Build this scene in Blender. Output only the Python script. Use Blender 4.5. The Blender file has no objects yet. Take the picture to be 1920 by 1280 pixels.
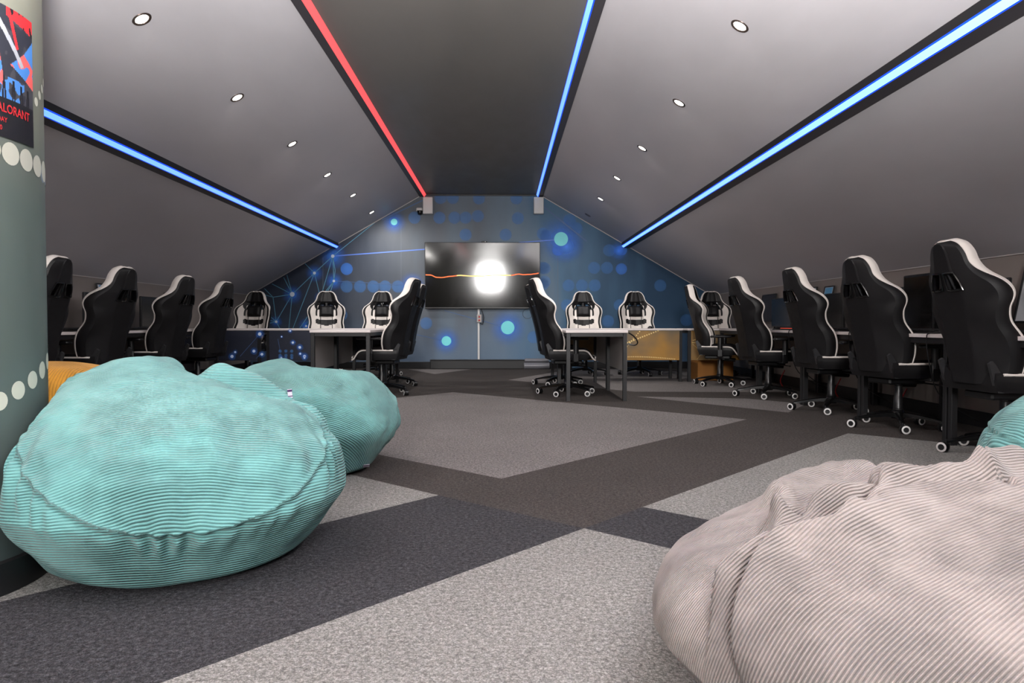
import bpy, bmesh, math, random
import numpy as np
from mathutils import Vector, Matrix, Euler, noise
random.seed(7)
PI = math.pi
S = bpy.context.scene
C = S.collection
R = math.radians

# ------------------------------------------------------------------ camera
FPX, HC = 1340.0, 0.80
cam = bpy.data.cameras.new('camera'); camo = bpy.data.objects.new('camera', cam); C.objects.link(camo)
cam.sensor_width = 36; cam.lens = FPX / 1920 * 36; cam.clip_start = 0.05
camo.location = (0, 0, HC)
camo.rotation_euler = (R(90 - 1.475), 0, R(-0.77))
S.camera = camo
CM = Euler(camo.rotation_euler).to_matrix()
def ray(px, py): return CM @ Vector(((px - 960) / FPX, -(py - 640) / FPX, -1))
def on_floor(px, py, z=0.0):
    d = ray(px, py); t = (z - HC) / d.z
    return Vector((0, 0, HC)) + d * t
def on_depth(px, py, Y):
    d = ray(px, py); return Vector((0, 0, HC)) + d * (Y / d.y)
def on_plane(px, py, co, no):
    d = ray(px, py); o = Vector((0, 0, HC))
    return o + d * ((co - o).dot(no) / d.dot(no))

# ------------------------------------------------------------------ materials
def srgb(r, g, b):
    f = lambda c: (c / 255 / 12.92) if c <= 10 else ((c / 255 + 0.055) / 1.055) ** 2.4
    return (f(r), f(g), f(b), 1)
def mat(name, col, rough=0.5, metal=0.0, spec=0.5, emit=None, estr=0.0, sheen=0.0, coat=0.0):
    m = bpy.data.materials.new(name); m.use_nodes = True
    b = m.node_tree.nodes['Principled BSDF']
    b.inputs['Base Color'].default_value = col if len(col) == 4 else (*col, 1)
    b.inputs['Roughness'].default_value = rough
    b.inputs['Metallic'].default_value = metal
    b.inputs['Specular IOR Level'].default_value = spec
    b.inputs['Sheen Weight'].default_value = sheen
    b.inputs['Coat Weight'].default_value = coat
    if emit is not None:
        b.inputs['Emission Color'].default_value = emit; b.inputs['Emission Strength'].default_value = estr
    return m
class NT:
    def __init__(s, m): s.t = m.node_tree; s.n = s.t.nodes; s.b = s.n['Principled BSDF']
    def new(s, typ, **kw):
        n = s.n.new(typ)
        for k, v in kw.items(): setattr(n, k, v)
        return n
    def link(s, a, b): s.t.links.new(a, b)
    def math(s, op, a, b=None):
        n = s.new('ShaderNodeMath', operation=op)
        for i, v in enumerate((a, b)):
            if v is None: continue
            if isinstance(v, (int, float)): n.inputs[i].default_value = v
            else: s.link(v, n.inputs[i])
        return n.outputs[0]
    def noise(s, vec, scale, detail=3, rough=0.5):
        n = s.new('ShaderNodeTexNoise'); n.inputs['Scale'].default_value = scale
        n.inputs['Detail'].default_value = detail; n.inputs['Roughness'].default_value = rough
        if vec is not None: s.link(vec, n.inputs['Vector'])
        return n
    def ramp(s, fac, stops):
        r = s.new('ShaderNodeValToRGB'); e = r.color_ramp.elements
        while len(e) < len(stops): e.new(0.5)
        for k, (p, c) in enumerate(stops): e[k].position = p; e[k].color = c
        s.link(fac, r.inputs['Fac']); return r.outputs['Color']
    def bump(s, h, strength, dist):
        b = s.new('ShaderNodeBump'); b.inputs['Strength'].default_value = strength; b.inputs['Distance'].default_value = dist
        s.link(h, b.inputs['Height']); s.link(b.outputs['Normal'], s.b.inputs['Normal'])
    def obj(s): return s.new('ShaderNodeTexCoord').outputs['Object']
    def mapping(s, vec, scale=(1, 1, 1), rot=(0, 0, 0)):
        m = s.new('ShaderNodeMapping'); m.inputs['Scale'].default_value = scale; m.inputs['Rotation'].default_value = rot
        s.link(vec, m.inputs['Vector']); return m.outputs['Vector']
    def mix(s, fac, a, b, bt='MIX'):
        m = s.new('ShaderNodeMix', data_type='RGBA', blend_type=bt)
        for key, v in ((0, fac), (6, a), (7, b)):
            if isinstance(v, (int, float)): m.inputs[key].default_value = v
            elif isinstance(v, tuple): m.inputs[key].default_value = v
            else: s.link(v, m.inputs[key])
        return m.outputs[2]
def scl(c, k): return (c[0] * k, c[1] * k, c[2] * k, 1)

def carpet(name, col, var=0.5):
    m = mat(name, col, 0.95, spec=0.15); t = NT(m); o = t.obj()
    n1 = t.noise(o, 290, 2, 0.7); n2 = t.noise(o, 70, 3, 0.6); n3 = t.noise(o, 1.3, 3)
    v = t.new('ShaderNodeTexVoronoi'); v.inputs['Scale'].default_value = 150
    t.link(t.mapping(o, rot=(0, 0, R(45)), scale=(1, 1, 0.01)), v.inputs['Vector'])
    f = t.math('ADD', t.math('MULTIPLY', n1.outputs[0], 0.55), t.math('MULTIPLY', n2.outputs[0], 0.45))
    c = t.ramp(f, [(0.36, scl(col, 1 - var)), (0.5, col), (0.64, scl(col, 1 + var * 1.7))])
    c2 = t.mix(0.6, c, t.ramp(v.outputs['Distance'], [(0.0, (1.3, 1.3, 1.3, 1)), (0.8, (0.3, 0.3, 0.3, 1))]), 'MULTIPLY')
    c3 = t.mix(0.5, c2, t.ramp(n3.outputs[0], [(0.3, (0.85, 0.85, 0.85, 1)), (0.7, (1.12, 1.12, 1.12, 1))]), 'MULTIPLY')
    t.link(c3, t.b.inputs['Base Color'])
    t.bump(t.math('SUBTRACT', n1.outputs[0], v.outputs['Distance']), 0.55, 0.006)
    return m
def plaster(name, col, rough=0.42):
    m = mat(name, col, rough, spec=0.35); t = NT(m); o = t.obj()
    n = t.noise(t.mapping(o, scale=(0.9, 0.35, 0.9), rot=(0, 0, R(25))), 2.2, 6, 0.6)
    c = t.ramp(n.outputs[0], [(0.3, scl(col, 0.93)), (0.7, scl(col, 1.05))])
    t.link(c, t.b.inputs['Base Color'])
    t.link(t.ramp(n.outputs[0], [(0.3, (rough - .06,) * 3 + (1,)), (0.75, (rough + .12,) * 3 + (1,))]), t.b.inputs['Roughness'])
    t.bump(t.noise(t.mapping(o, scale=(1, 0.3, 1)), 6, 4).outputs[0], 0.08, 0.02)
    return m
def leather(name, col, rough):
    m = mat(name, col, rough, spec=0.32); t = NT(m); o = t.obj()
    t.bump(t.noise(o, 260, 2).outputs[0], 0.12, 0.002)
    n = t.noise(o, 9, 3)
    t.link(t.ramp(n.outputs[0], [(0.3, (rough - .06,) * 3 + (1,)), (0.7, (rough + .08,) * 3 + (1,))]), t.b.inputs['Roughness'])
    return m
def corduroy(name, col, wale=0.012, amp=0.9):
    m = mat(name, col, 0.85, spec=0.1, sheen=0.2); t = NT(m)
    t.b.inputs['Sheen Roughness'].default_value = 0.4
    uv = t.new('ShaderNodeUVMap', uv_map='weave'); sp = t.new('ShaderNodeSeparateXYZ'); t.link(uv.outputs[0], sp.inputs[0])
    o = t.obj()
    fine = t.noise(o, 320, 2, 0.7)
    s = t.math('SINE', t.math('MULTIPLY', sp.outputs[0], 2 * PI / wale))
    h = t.math('POWER', t.math('MULTIPLY', t.math('ADD', s, 1.0), 0.5), 0.6)
    h2 = t.math('ADD', h, t.math('MULTIPLY', fine.outputs[0], 0.25))
    nap = t.noise(t.mapping(o, scale=(1, 1, 1.6)), 4.5, 6, 0.62)
    # brushed pile: the nap lies flatter in some patches, so wales and tone fade there
    napf = t.ramp(nap.outputs[0], [(0.38, (0, 0, 0, 1)), (0.62, (1, 1, 1, 1))])
    c1 = t.mix(napf, scl(col, 0.86), scl(col, 1.12))
    groove_shade = t.ramp(h, [(0.0, (0.5, 0.5, 0.5, 1)), (0.5, (1, 1, 1, 1))])  # occlusion between the wales painted into the colour as dark lines
    c2 = t.mix(t.math('SUBTRACT', 0.85, t.math('MULTIPLY', napf, 0.45)), c1, groove_shade, 'MULTIPLY')
    t.link(c2, t.b.inputs['Base Color'])
    bn = t.new('ShaderNodeBump'); bn.inputs['Distance'].default_value = 0.0055
    t.link(t.math('SUBTRACT', amp, t.math('MULTIPLY', napf, 0.35)), bn.inputs['Strength'])
    t.link(h2, bn.inputs['Height']); t.link(bn.outputs['Normal'], t.b.inputs['Normal'])
    return m

M = {}
M['carpet_light'] = carpet('carpet_light', srgb(136, 134, 131))
M['carpet_mid'] = carpet('carpet_mid', srgb(122, 117, 116))
M['carpet_brown'] = carpet('carpet_brown', srgb(72, 67, 65))
M['carpet_charcoal'] = carpet('carpet_charcoal', srgb(60, 59, 62), .8)
M['slope'] = plaster('slope_paint', srgb(190, 187, 191))
M['flat'] = plaster('flat_ceiling_darker', srgb(104, 101, 98), 0.4)  # flat strip set darker than the slopes
M['knee'] = plaster('knee_wall_paint', srgb(140, 131, 126), 0.6)
M['back'] = plaster('back_wall_paint', srgb(150, 148, 145), 0.6)
M['black_trim'] = mat('black_trim', srgb(24, 24, 26), 0.45)
M['soffit'] = mat('dark_soffit', srgb(58, 55, 60), 0.5)
M['white_line'] = mat('white_caulk', srgb(190, 185, 182), 0.6)
M['leather'] = leather('black_leather', srgb(17, 16, 18), 0.5)
M['wleather'] = leather('white_leather', srgb(226, 218, 212), 0.45)
M['plastic'] = mat('black_plastic', srgb(20, 20, 22), 0.35)
M['gloss'] = mat('gloss_black_plastic', srgb(14, 14, 15), 0.16)
M['gplastic'] = mat('grey_plastic', srgb(40, 40, 42), 0.42)
M['chrome'] = mat('piston_steel', srgb(110, 110, 114), 0.3, 1.0)
M['wplastic'] = mat('white_plastic', srgb(205, 203, 202), 0.4)
M['desk_top'] = mat('white_desk_top', srgb(214, 205, 203), 0.4)
M['steel'] = mat('black_steel', srgb(27, 27, 29), 0.42, 0.0)
M['panel_grey'] = mat('grey_panel', srgb(168, 163, 160), 0.55)
M['panel_navy'] = mat('navy_panel', srgb(38, 42, 56), 0.45)
M['screen'] = mat('dark_screen', srgb(13, 13, 14), 0.18)
M['tvscreen'] = mat('tv_screen', srgb(14, 13, 12), 0.09, spec=0.5)
M['orange_line'] = mat('orange_screen_glow', srgb(255, 110, 50), 0.5, emit=srgb(255, 105, 50), estr=0.7)
M['yellow_line'] = mat('yellow_screen_glow', srgb(255, 215, 130), 0.5, emit=srgb(255, 205, 120), estr=0.9)
M['red'] = mat('red_plastic', srgb(200, 40, 34), 0.35)
M['red_cable'] = mat('red_cable', srgb(150, 22, 26), 0.45)
M['paper'] = mat('poster_paper', srgb(206, 207, 212), 0.55)
M['paper_red'] = mat('red_print', srgb(176, 54, 52), 0.55)
M['paper_blue'] = mat('blue_print', srgb(96, 158, 200), 0.55)
M['ink'] = mat('dark_ink', srgb(40, 40, 46), 0.55)
M['tagw'] = mat('tag_white', srgb(225, 218, 230), 0.6)
M['tagp'] = mat('tag_purple', srgb(70, 42, 92), 0.6)
M['card'] = mat('brown_cardboard', srgb(170, 112, 48), 0.7)
M['led_blue'] = mat('blue_led', srgb(120, 180, 255), 0.5, emit=(0.2, 0.45, 1.0, 1), estr=1.15)
M['led_pale'] = mat('pale_blue_led', srgb(170, 215, 255), 0.5, emit=(0.24, 0.58, 1.0, 1), estr=1.1)
M['led_blue_edge'] = mat('deep_blue_led_edge', srgb(20, 70, 255), 0.5, emit=(0.0, 0.07, 1.0, 1), estr=0.85)
M['led_red'] = mat('red_led', srgb(255, 80, 80), 0.5, emit=(1.0, 0.10, 0.11, 1), estr=1.0)
M['lamp'] = mat('lamp_glow', (1, 0.95, 0.85, 1), 0.5, emit=(1.0, 0.93, 0.82, 1), estr=9)
M['lamp_off'] = mat('unlit_lamp_glass', srgb(150, 140, 135), 0.25)
M['keyred'] = mat('red_key_light', (1, 0.1, 0.05, 1), 0.5, emit=(1, 0.08, 0.04, 1), estr=0.8)
M['keyblue'] = mat('blue_mouse_light', (0.2, 0.25, 1, 1), 0.5, emit=(0.2, 0.22, 1, 1), estr=1.2)
M['bezel'] = mat('dark_bronze_bezel', srgb(70, 58, 52), 0.35, 0.6)

# gold printed panel: brown gold fading to olive grey along X
def gold_panel():
    m = mat('gold_panel', srgb(150, 112, 50), 0.45); t = NT(m); o = t.obj(); n = t.noise(o, 1.7, 3)
    t.link(t.ramp(n.outputs[0], [(0.35, srgb(98, 88, 72)), (0.6, srgb(160, 118, 52))]), t.b.inputs['Base Color']); return m
M['panel_gold'] = gold_panel()
M['gold_dot'] = mat('gold_dot_print', srgb(226, 196, 130), 0.45)
# mural: slate on the left, blue towards the right and low down, vertical brushed variation
def mural():
    m = mat('mural_print', srgb(60, 75, 92), 0.5, spec=0.3); t = NT(m); o = t.obj()
    sp = t.new('ShaderNodeSeparateXYZ'); t.link(o, sp.inputs[0])
    n = t.noise(t.mapping(o, scale=(1.4, 1, 0.35)), 1.1, 4)
    fx = t.math('ADD', t.math('MULTIPLY', sp.outputs[0], 0.15), 0.56)
    f = t.math('ADD', fx, t.math('MULTIPLY', t.math('SUBTRACT', n.outputs[0], 0.5), 0.55))
    c = t.ramp(f, [(0.05, srgb(50, 58, 74)), (0.38, srgb(92, 98, 106)), (0.58, srgb(102, 120, 136)), (0.74, srgb(70, 106, 136)), (0.95, srgb(42, 72, 100))])
    fz = t.math('MULTIPLY', t.math('SUBTRACT', 1.0, sp.outputs[2]), 0.5)
    c2 = t.mix(t.math('MAXIMUM', t.math('MINIMUM', fz, 0.6), 0.0), c, srgb(98, 124, 154))
    t.link(c2, t.b.inputs['Base Color']); return m
M['mural'] = mural()
def glow(name, col, power, amax, core=0.0):
    """printed soft disc: ink density falls off from the middle (uv 0..1 radius)"""
    m = mat(name, col, 0.5, spec=0.3); t = NT(m)
    uv = t.new('ShaderNodeUVMap', uv_map='disc'); sp = t.new('ShaderNodeSeparateXYZ'); t.link(uv.outputs[0], sp.inputs[0])
    a = t.math('POWER', t.math('MAXIMUM', t.math('SUBTRACT', 1.0, sp.outputs[0]), 0.0), power)
    t.link(t.math('MULTIPLY', a, amax), t.b.inputs['Alpha']); return m
M['glow_blue'] = glow('blue_glow_print', srgb(72, 142, 255), 1.7, 0.95)
M['disc_blue'] = glow('faint_blue_disc_print', srgb(88, 148, 222), 0.12, 0.42)
M['disc_blue2'] = glow('blue_disc_print', srgb(80, 145, 245), 0.12, 0.62)
M['dot_cyan'] = mat('cyan_dot_print', srgb(120, 228, 236), 0.5)
M['dot_white'] = mat('white_dot_print', srgb(215, 228, 245), 0.5)
M['line_cyan'] = mat('cyan_line_print', srgb(92, 150, 178), 0.5)
M['line_blue'] = mat('blue_line_print', srgb(92, 128, 215), 0.5)
M['line_faint'] = mat('faint_line_print', srgb(70, 98, 140), 0.5)
M['seam_line'] = mat('paper_seam', srgb(92, 102, 116), 0.5)
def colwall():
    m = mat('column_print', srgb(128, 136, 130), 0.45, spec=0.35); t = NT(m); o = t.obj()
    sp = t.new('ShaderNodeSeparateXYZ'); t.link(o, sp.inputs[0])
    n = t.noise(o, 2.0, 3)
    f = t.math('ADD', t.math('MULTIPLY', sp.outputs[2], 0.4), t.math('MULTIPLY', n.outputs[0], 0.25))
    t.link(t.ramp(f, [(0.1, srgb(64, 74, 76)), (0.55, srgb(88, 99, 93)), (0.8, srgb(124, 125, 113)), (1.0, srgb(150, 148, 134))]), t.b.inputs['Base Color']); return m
M['column'] = colwall()
M['col_dot'] = mat('pale_dot_print', srgb(205, 205, 190), 0.42)
M['col_dot2'] = mat('blue_grey_dot_print', srgb(118, 134, 150), 0.42)

M['teal'] = corduroy('teal_corduroy', srgb(106, 157, 155), .0088)
M['greybag'] = corduroy('warm_grey_corduroy', srgb(144, 135, 131), 0.0070, 1.0)
M['yellow'] = corduroy('mustard_corduroy', srgb(214, 152, 58), .0088)

# ------------------------------------------------------------------ mesh builder
class MB:
    def __init__(s): s.v = []; s.f = []; s.m = []; s.uv = None
    def add(s, verts, faces, mi=0):
        n = len(s.v); s.v += [tuple(p) for p in verts]
        for f in faces: s.f.append(tuple(i + n for i in f)); s.m.append(mi)
    def box(s, c, d, mi=0, bev=0.004, mtx=None):
        hx, hy, hz = d[0] / 2, d[1] / 2, d[2] / 2
        b = min(bev, hx * .9, hy * .9, hz * .9)
        pts = []
        for sx in (-1, 1):
            for sy in (-1, 1):
                for sz in (-1, 1):
                    pts += [(sx * (hx - b), sy * (hy - b), sz * hz), (sx * (hx - b), sy * hy, sz * (hz - b)), (sx * hx, sy * (hy - b), sz * (hz - b))]
        s.hull(pts, mi, Matrix.Translation(c) @ (mtx if mtx is not None else Matrix.Identity(4)))
    def hull(s, pts, mi=0, mtx=None):
        bm = bmesh.new()
        for p in pts: bm.verts.new(p)
        bmesh.ops.convex_hull(bm, input=bm.verts)
        bmesh.ops.dissolve_limit(bm, angle_limit=0.01, verts=bm.verts, edges=bm.edges)
        bm.verts.index_update()
        vs = [v.co.copy() for v in bm.verts]
        if mtx is not None: vs = [mtx @ v for v in vs]
        s.add(vs, [[v.index for v in f.verts] for f in bm.faces], mi); bm.free()
    def prism(s, poly, axis, a, b, mi=0):
        """poly in the two other axes, extruded along axis from a to b"""
        def P(u, v, w): return {'x': (w, u, v), 'y': (u, w, v), 'z': (u, v, w)}[axis]
        n = len(poly)
        vs = [P(u, v, a) for u, v in poly] + [P(u, v, b) for u, v in poly]
        fs = [tuple(range(n))[::-1], tuple(range(n, 2 * n))] + [(i, (i + 1) % n, n + (i + 1) % n, n + i) for i in range(n)]
        s.add(vs, fs, mi)
    def cyl(s, p0, p1, r0, r1=None, n=20, mi=0, caps=True):
        r1 = r0 if r1 is None else r1
        p0, p1 = Vector(p0), Vector(p1); d = (p1 - p0).normalized()
        u = d.orthogonal().normalized(); w = d.cross(u)
        vs = [p0 + (u * math.cos(2 * PI * i / n) + w * math.sin(2 * PI * i / n)) * r0 for i in range(n)] + \
             [p1 + (u * math.cos(2 * PI * i / n) + w * math.sin(2 * PI * i / n)) * r1 for i in range(n)]
        fs = [(i, (i + 1) % n, n + (i + 1) % n, n + i) for i in range(n)]
        if caps: fs += [tuple(range(n))[::-1], tuple(range(n, 2 * n))]
        s.add(vs, fs, mi)
    def tube(s, pts, r, n=8, mi=0, closed=False):
        pts = [Vector(p) for p in pts]; L = len(pts); rings = []
        rr = r if isinstance(r, (list, tuple)) else [r] * L
        up = None
        for i, p in enumerate(pts):
            a = pts[i - 1] if (i > 0 or closed) else p; b = pts[(i + 1) % L] if (i < L - 1 or closed) else p
            d = (b - a).normalized()
            if up is None: up = d.orthogonal().normalized()
            up = (up - d * up.dot(d)).normalized(); w = d.cross(up)
            rings.append([p + (up * math.cos(2 * PI * k / n) + w * math.sin(2 * PI * k / n)) * rr[i] for k in range(n)])
        vs = [v for g in rings for v in g]; fs = []
        for i in range(L if closed else L - 1):
            j = (i + 1) % L
            for k in range(n):
                k2 = (k + 1) % n; fs.append((i * n + k, i * n + k2, j * n + k2, j * n + k))
        if not closed: fs += [tuple(range(n))[::-1], tuple((L - 1) * n + k for k in range(n))]
        s.add(vs, fs, mi)
    def lathe(s, prof, n=28, mi=0, mtx=None):
        """prof = [(r, z[, mat])]"""
        vs = []; 
        for q in prof:
            for k in range(n): vs.append(Vector((q[0] * math.cos(2 * PI * k / n), q[0] * math.sin(2 * PI * k / n), q[1])))
        if mtx is not None: vs = [mtx @ v for v in vs]
        base = len(s.v); s.v += [tuple(v) for v in vs]
        for i in range(len(prof) - 1):
            m_ = prof[i][2] if len(prof[i]) > 2 else mi
            for k in range(n):
                k2 = (k + 1) % n
                s.f.append((base + i * n + k, base + i * n + k2, base + (i + 1) * n + k2, base + (i + 1) * n + k)); s.m.append(m_)
    def build(s, name, mats, parent=None, smooth=35, fix=True):
        me = bpy.data.meshes.new(name)
        me.from_pydata(s.v, [], s.f)
        for m in (mats if isinstance(mats, (list, tuple)) else [mats]): me.materials.append(m)
        me.polygons.foreach_set('material_index', s.m)
        if fix:
            bm = bmesh.new(); bm.from_mesh(me); bmesh.ops.recalc_face_normals(bm, faces=bm.faces); bm.to_mesh(me); bm.free()
        if smooth:
            me.polygons.foreach_set('use_smooth', [True] * len(me.polygons)); me.set_sharp_from_angle(angle=R(smooth))
        me.update()
        return link(name, me, parent)
def link(name, me, parent=None):
    o = bpy.data.objects.new(name, me); C.objects.link(o)
    if parent is not None: o.parent = parent
    return o
def tag(o, label, cat, group=None):
    o['label'] = label; o['category'] = cat
    if group: o['group'] = group
    return o
def thing(name, label, cat, loc=(0, 0, 0), rz=0, group=None):
    o = bpy.data.objects.new(name, None); C.objects.link(o); o.location = loc; o.rotation_euler = (0, 0, rz)
    o.empty_display_size = 0.1
    return tag(o, label, cat, group)
def struct(o): o['kind'] = 'structure'; return o
def dup(root, loc, rz, label, group=None):
    r = root.copy(); C.objects.link(r); r.location = loc; r.rotation_euler = (0, 0, rz); r['label'] = label
    if group: r['group'] = group
    for ch in list(root.children):
        c = ch.copy(); C.objects.link(c); c.parent = r
        for g in list(ch.children):
            d = g.copy(); C.objects.link(d); d.parent = c
    return r

# ------------------------------------------------------------------ room shell
XC, YW, YB = -0.37, 12.6, -4.2           # room centre line, end wall, wall behind the camera
TK = 0.578                               # slope of the roof
HF, ZF, HK, ZK = 1.03, 3.05, 4.06, 1.298 # half width of flat strip, its height, half width at knee wall, its height
def zs(dx): return ZF - (dx - HF) * (ZF - ZK) / (HK - HF)
# floor: one mesh, carpet pattern cut into it
def F2(*pp): return [on_floor(*p).xy for p in pp]
fa = F2((940, 897), (1400, 786), (850, 735)); A = [fa[0], fa[1], fa[2], fa[0] + fa[2] - fa[1]]
e1 = (fa[1] - fa[0]).normalized(); e2 = (fa[1] - fa[2]).normalized()     # the two carpet directions
b0, b1 = F2((1205, 950), (1590, 812)); Bp = [b0, b1, b1 + e2 * 2.2, b0 + e2 * 2.2]
c0 = F2((1095, 990))[0]; Cp = [c0, c0 - e1 * 4.0, c0 - e1 * 4.0 + e2 * 4, c0 + e2 * 4]
d0 = F2((822, 928))[0]; Dp = [d0, d0 - e1 * 3.0, d0 - e1 * 3.0 - e2 * 1.1, d0 - e2 * 1.1]
Ep = F2((1193, 743), (1478, 773), (1512, 757), (1400, 747))
Fp = F2((953, 712), (1085, 690), (1400, 700), (1500, 735), (1190, 734))
Gp = F2((765, 692), (884, 692), (815, 701))
Hq = [d0, c0, c0 - e1 * 5, d0 - e1 * 5]                                   # charcoal lane between light fields
Iq = [c0, b0, b0 + e2 * 3, c0 + e2 * 3]
polys = [(A, 1), (Bp, 0), (Cp, 0), (Dp, 0), (Ep, 1), (Fp, 1), (Gp, 1), (Hq, 3), (Iq, 3)]
def inside(p, poly):
    r = False; n = len(poly)
    for i in range(n):
        a, b = poly[i], poly[(i + 1) % n]
        if (a[1] > p[1]) != (b[1] > p[1]) and p[0] < (b[0] - a[0]) * (p[1] - a[1]) / (b[1] - a[1]) + a[0]: r = not r
    return r
bm = bmesh.new()
fx0, fx1 = XC - HK - 0.05, XC + HK + 0.05
bm.faces.new([bm.verts.new(p) for p in ((fx0, YB, 0), (fx1, YB, 0), (fx1, YW + .05, 0), (fx0, YW + .05, 0))])
for poly, _ in polys:
    n = len(poly)
    for i in range(n):
        a, b = poly[i], poly[(i + 1) % n]; d = b - a
        # cut only faces near this polygon to keep the mesh small
        lo = Vector((min(q[0] for q in poly), min(q[1] for q in poly))); hi = Vector((max(q[0] for q in poly), max(q[1] for q in poly)))
        geom = list(bm.verts) + list(bm.edges) + list(bm.faces)
        bmesh.ops.bisect_plane(bm, geom=geom, plane_co=(a[0], a[1], 0), plane_no=(d[1], -d[0], 0), dist=1e-5)
for f in bm.faces:
    c = f.calc_center_median(); f.material_index = 2
    for poly, mi in polys:
        if inside(c, poly): f.material_index = mi; break
# a solid slab below
me = bpy.data.meshes.new('floor'); bm.to_mesh(me); bm.free()
for k in ('carpet_light', 'carpet_mid', 'carpet_brown', 'carpet_charcoal'): me.materials.append(M[k])
struct(link('floor', me))
for p in me.polygons:
    if p.normal.z < 0: p.flip()

T = 0.08
for side, s in (('left', -1), ('right', 1)):
    b = MB(); x = lambda d: XC + s * d
    b.prism([(x(HF), ZF), (x(HK), ZK), (x(HK + .12), ZK + T), (x(HF), ZF + T * 1.6)], 'y', YB, YW + .1)
    struct(b.build('ceiling_' + side, M['slope'], smooth=0))
    b = MB(); b.box((x(HK + .05), (YB + YW) / 2, ZK / 2 + .01), (.1, YW - YB + .2, ZK + .06), bev=0)
    struct(b.build('wall_' + side, M['knee'], smooth=0))
    b = MB(); b.box((x(HK - .01), (YB + YW) / 2, .06), (.02, YW - YB - .04, .12), bev=.004)
    struct(b.build('baseboard_' + side, M['black_trim']))
    # pale caulk lines: slope to knee wall, slope to end wall
    b = MB(); b.box((x(HK - .004), (YB + YW) / 2, ZK - .004), (.012, YW - YB - .04, .008), bev=0)
    b.hull([(x(HF + .02), YW - q, zs(HF + .02) + w) for q in (.0, .008) for w in (-.012, .0)] + [(x(HK), YW - q, ZK + w) for q in (0, .008) for w in (-.012, 0)])
    struct(b.build('trim_%d' % (1 if s < 0 else 2), M['white_line'], smooth=0))
b = MB(); b.box((XC, (YB + YW) / 2, ZF + .06), (2 * HF + .1, YW - YB + .2, .12), bev=0)
struct(b.build('ceiling', M['flat'], smooth=0))
prof = [(XC - HK - .1, 0), (XC + HK + .1, 0), (XC + HK + .1, ZK), (XC + HF, ZF + .05), (XC - HF, ZF + .05), (XC - HK - .1, ZK)]
b = MB(); b.prism(prof, 'y', YB - .1, YB); struct(b.build('wall_back', M['back'], smooth=0))
# black trim along top of the end wall
b = MB(); b.box((XC, YW - .012, ZF - .012), (2 * HF - .1, .024, .024), bev=.003); struct(b.build('trim_3', M['black_trim']))

# end wall with printed mural
mb = MB(); mb.prism(prof, 'y', YW, YW + .1)
MUR = ['mural', 'glow_blue', 'disc_blue', 'disc_blue2', 'dot_cyan', 'dot_white', 'line_cyan', 'line_blue', 'line_faint', 'seam_line']
uvs = {}
def disc(mb, c, u, v, r, mi, n=32, uvs=uvs):
    i0 = len(mb.v); f0 = len(mb.f)
    vs = [c] + [c + (u * math.cos(2 * PI * k / n) + v * math.sin(2 * PI * k / n)) * r for k in range(n)]
    mb.add(vs, [(0, 1 + (k + 1) % n, 1 + k) for k in range(n)], mi)
    for k in range(n): uvs[f0 + k] = (0, 1, 1)
WX, WZ = Vector((1, 0, 0)), Vector((0, 0, 1)); PXW = YW / FPX
def wpt(px, py, off): p = on_depth(px, py, YW); p.y = YW - off; return p
def wdisc(px, py, rpx, mi, off): disc(mb, wpt(px, py, off), WX, WZ, rpx * PXW, mi)
def wline(p, q, w, mi, off=.0024):
    a, c = wpt(*p, off), wpt(*q, off); d = (c - a).normalized(); n = Vector((-d.z, 0, d.x)) * w * PXW / 2
    mb.add([a + n, c + n, c - n, a - n], [(0, 1, 2, 3)], mi)
for x_, y_ in ((849, 371), (898, 372), (968, 372), (826, 371), (824, 408), (852, 408), (873, 408), (896, 405), (971, 409), (873, 440), (948, 440),
               (1018, 438), (1021, 503), (1021, 528), (1024, 442), (1142, 469), (1018, 502), (1114, 502), (1138, 502), (1018, 533), (1066, 535),
               (1091, 535), (1115, 535), (1238, 535), (1063, 572), (1162, 572), (1140, 602), (1287, 600), (1068, 412), (1081, 428),
               (650, 537), (675, 537), (700, 537), (722, 537), (746, 537), (777, 408), (799, 606), (1000, 632), (1115, 640), (498, 590), (640, 590)):
    wdisc(x_, y_, 11.5, 2, .0008)
for x_, y_, r_ in ((650, 504, 11.5), (1046, 469, 11), (1165, 504, 11), (1166, 469, 10), (1028, 640, 11)): wdisc(x_, y_, r_, 3, .0010)
for x_, y_, r_ in ((1052, 448, 52), (952, 614, 40), (837, 639, 30), (739, 416, 26), (773, 535, 28), (624, 480, 30), (590, 512, 20), (548, 552, 22),
                   (626, 527, 20), (601, 558, 14), (518, 603, 14), (574, 611, 18), (1160, 470, 22)): wdisc(x_, y_, r_, 1, .0015)
wdisc(1062, 462, 36, 1, .0017)
N1, N2, N3, N4, N5, N6, N7, N8 = (624, 480), (589.6, 511.7), (548, 551.5), (626, 526.6), (601, 558), (518, 603), (512, 557), (574, 611)
for p, q in ((N1, (703, 417)), (N1, N2), (N1, N5), (N1, (628.5, 507)), ((628.5, 507), N4), (N1, N4), (N2, (572, 494)), (N2, N3), (N2, N5), (N2, (549, 616)), (N3, (538, 515)), (N3, (532, 520)),
             (N3, (510, 532)), (N3, N7), (N3, N6), (N3, (541.7, 616)), (N7, (496, 541)), (N7, (480, 548)), (N7, N6), (N6, (490, 578)), (N6, (486, 596)),
             (N6, (490, 609)), (N6, (525, 616)), (N4, N5), (N4, N8), (N4, (618, 552)), (N5, N8), (N5, (560, 618)), (N8, (566, 618))):
    wline(p, q, 1.3, 6)
wline(N1, (800, 467), 2.0, 7); wline((973, 454.5), (1042, 449.5), 2.0, 7); wline(N4, (775, 535), 1.2, 8)
wline((940, 611), (833, 582), 1.4, 8); wline((837, 639), (770, 625), 1.2, 8); wline((1016, 385), (1100, 452), 2.5, 8); wline((800, 372), (716, 412), 2, 8)
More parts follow.
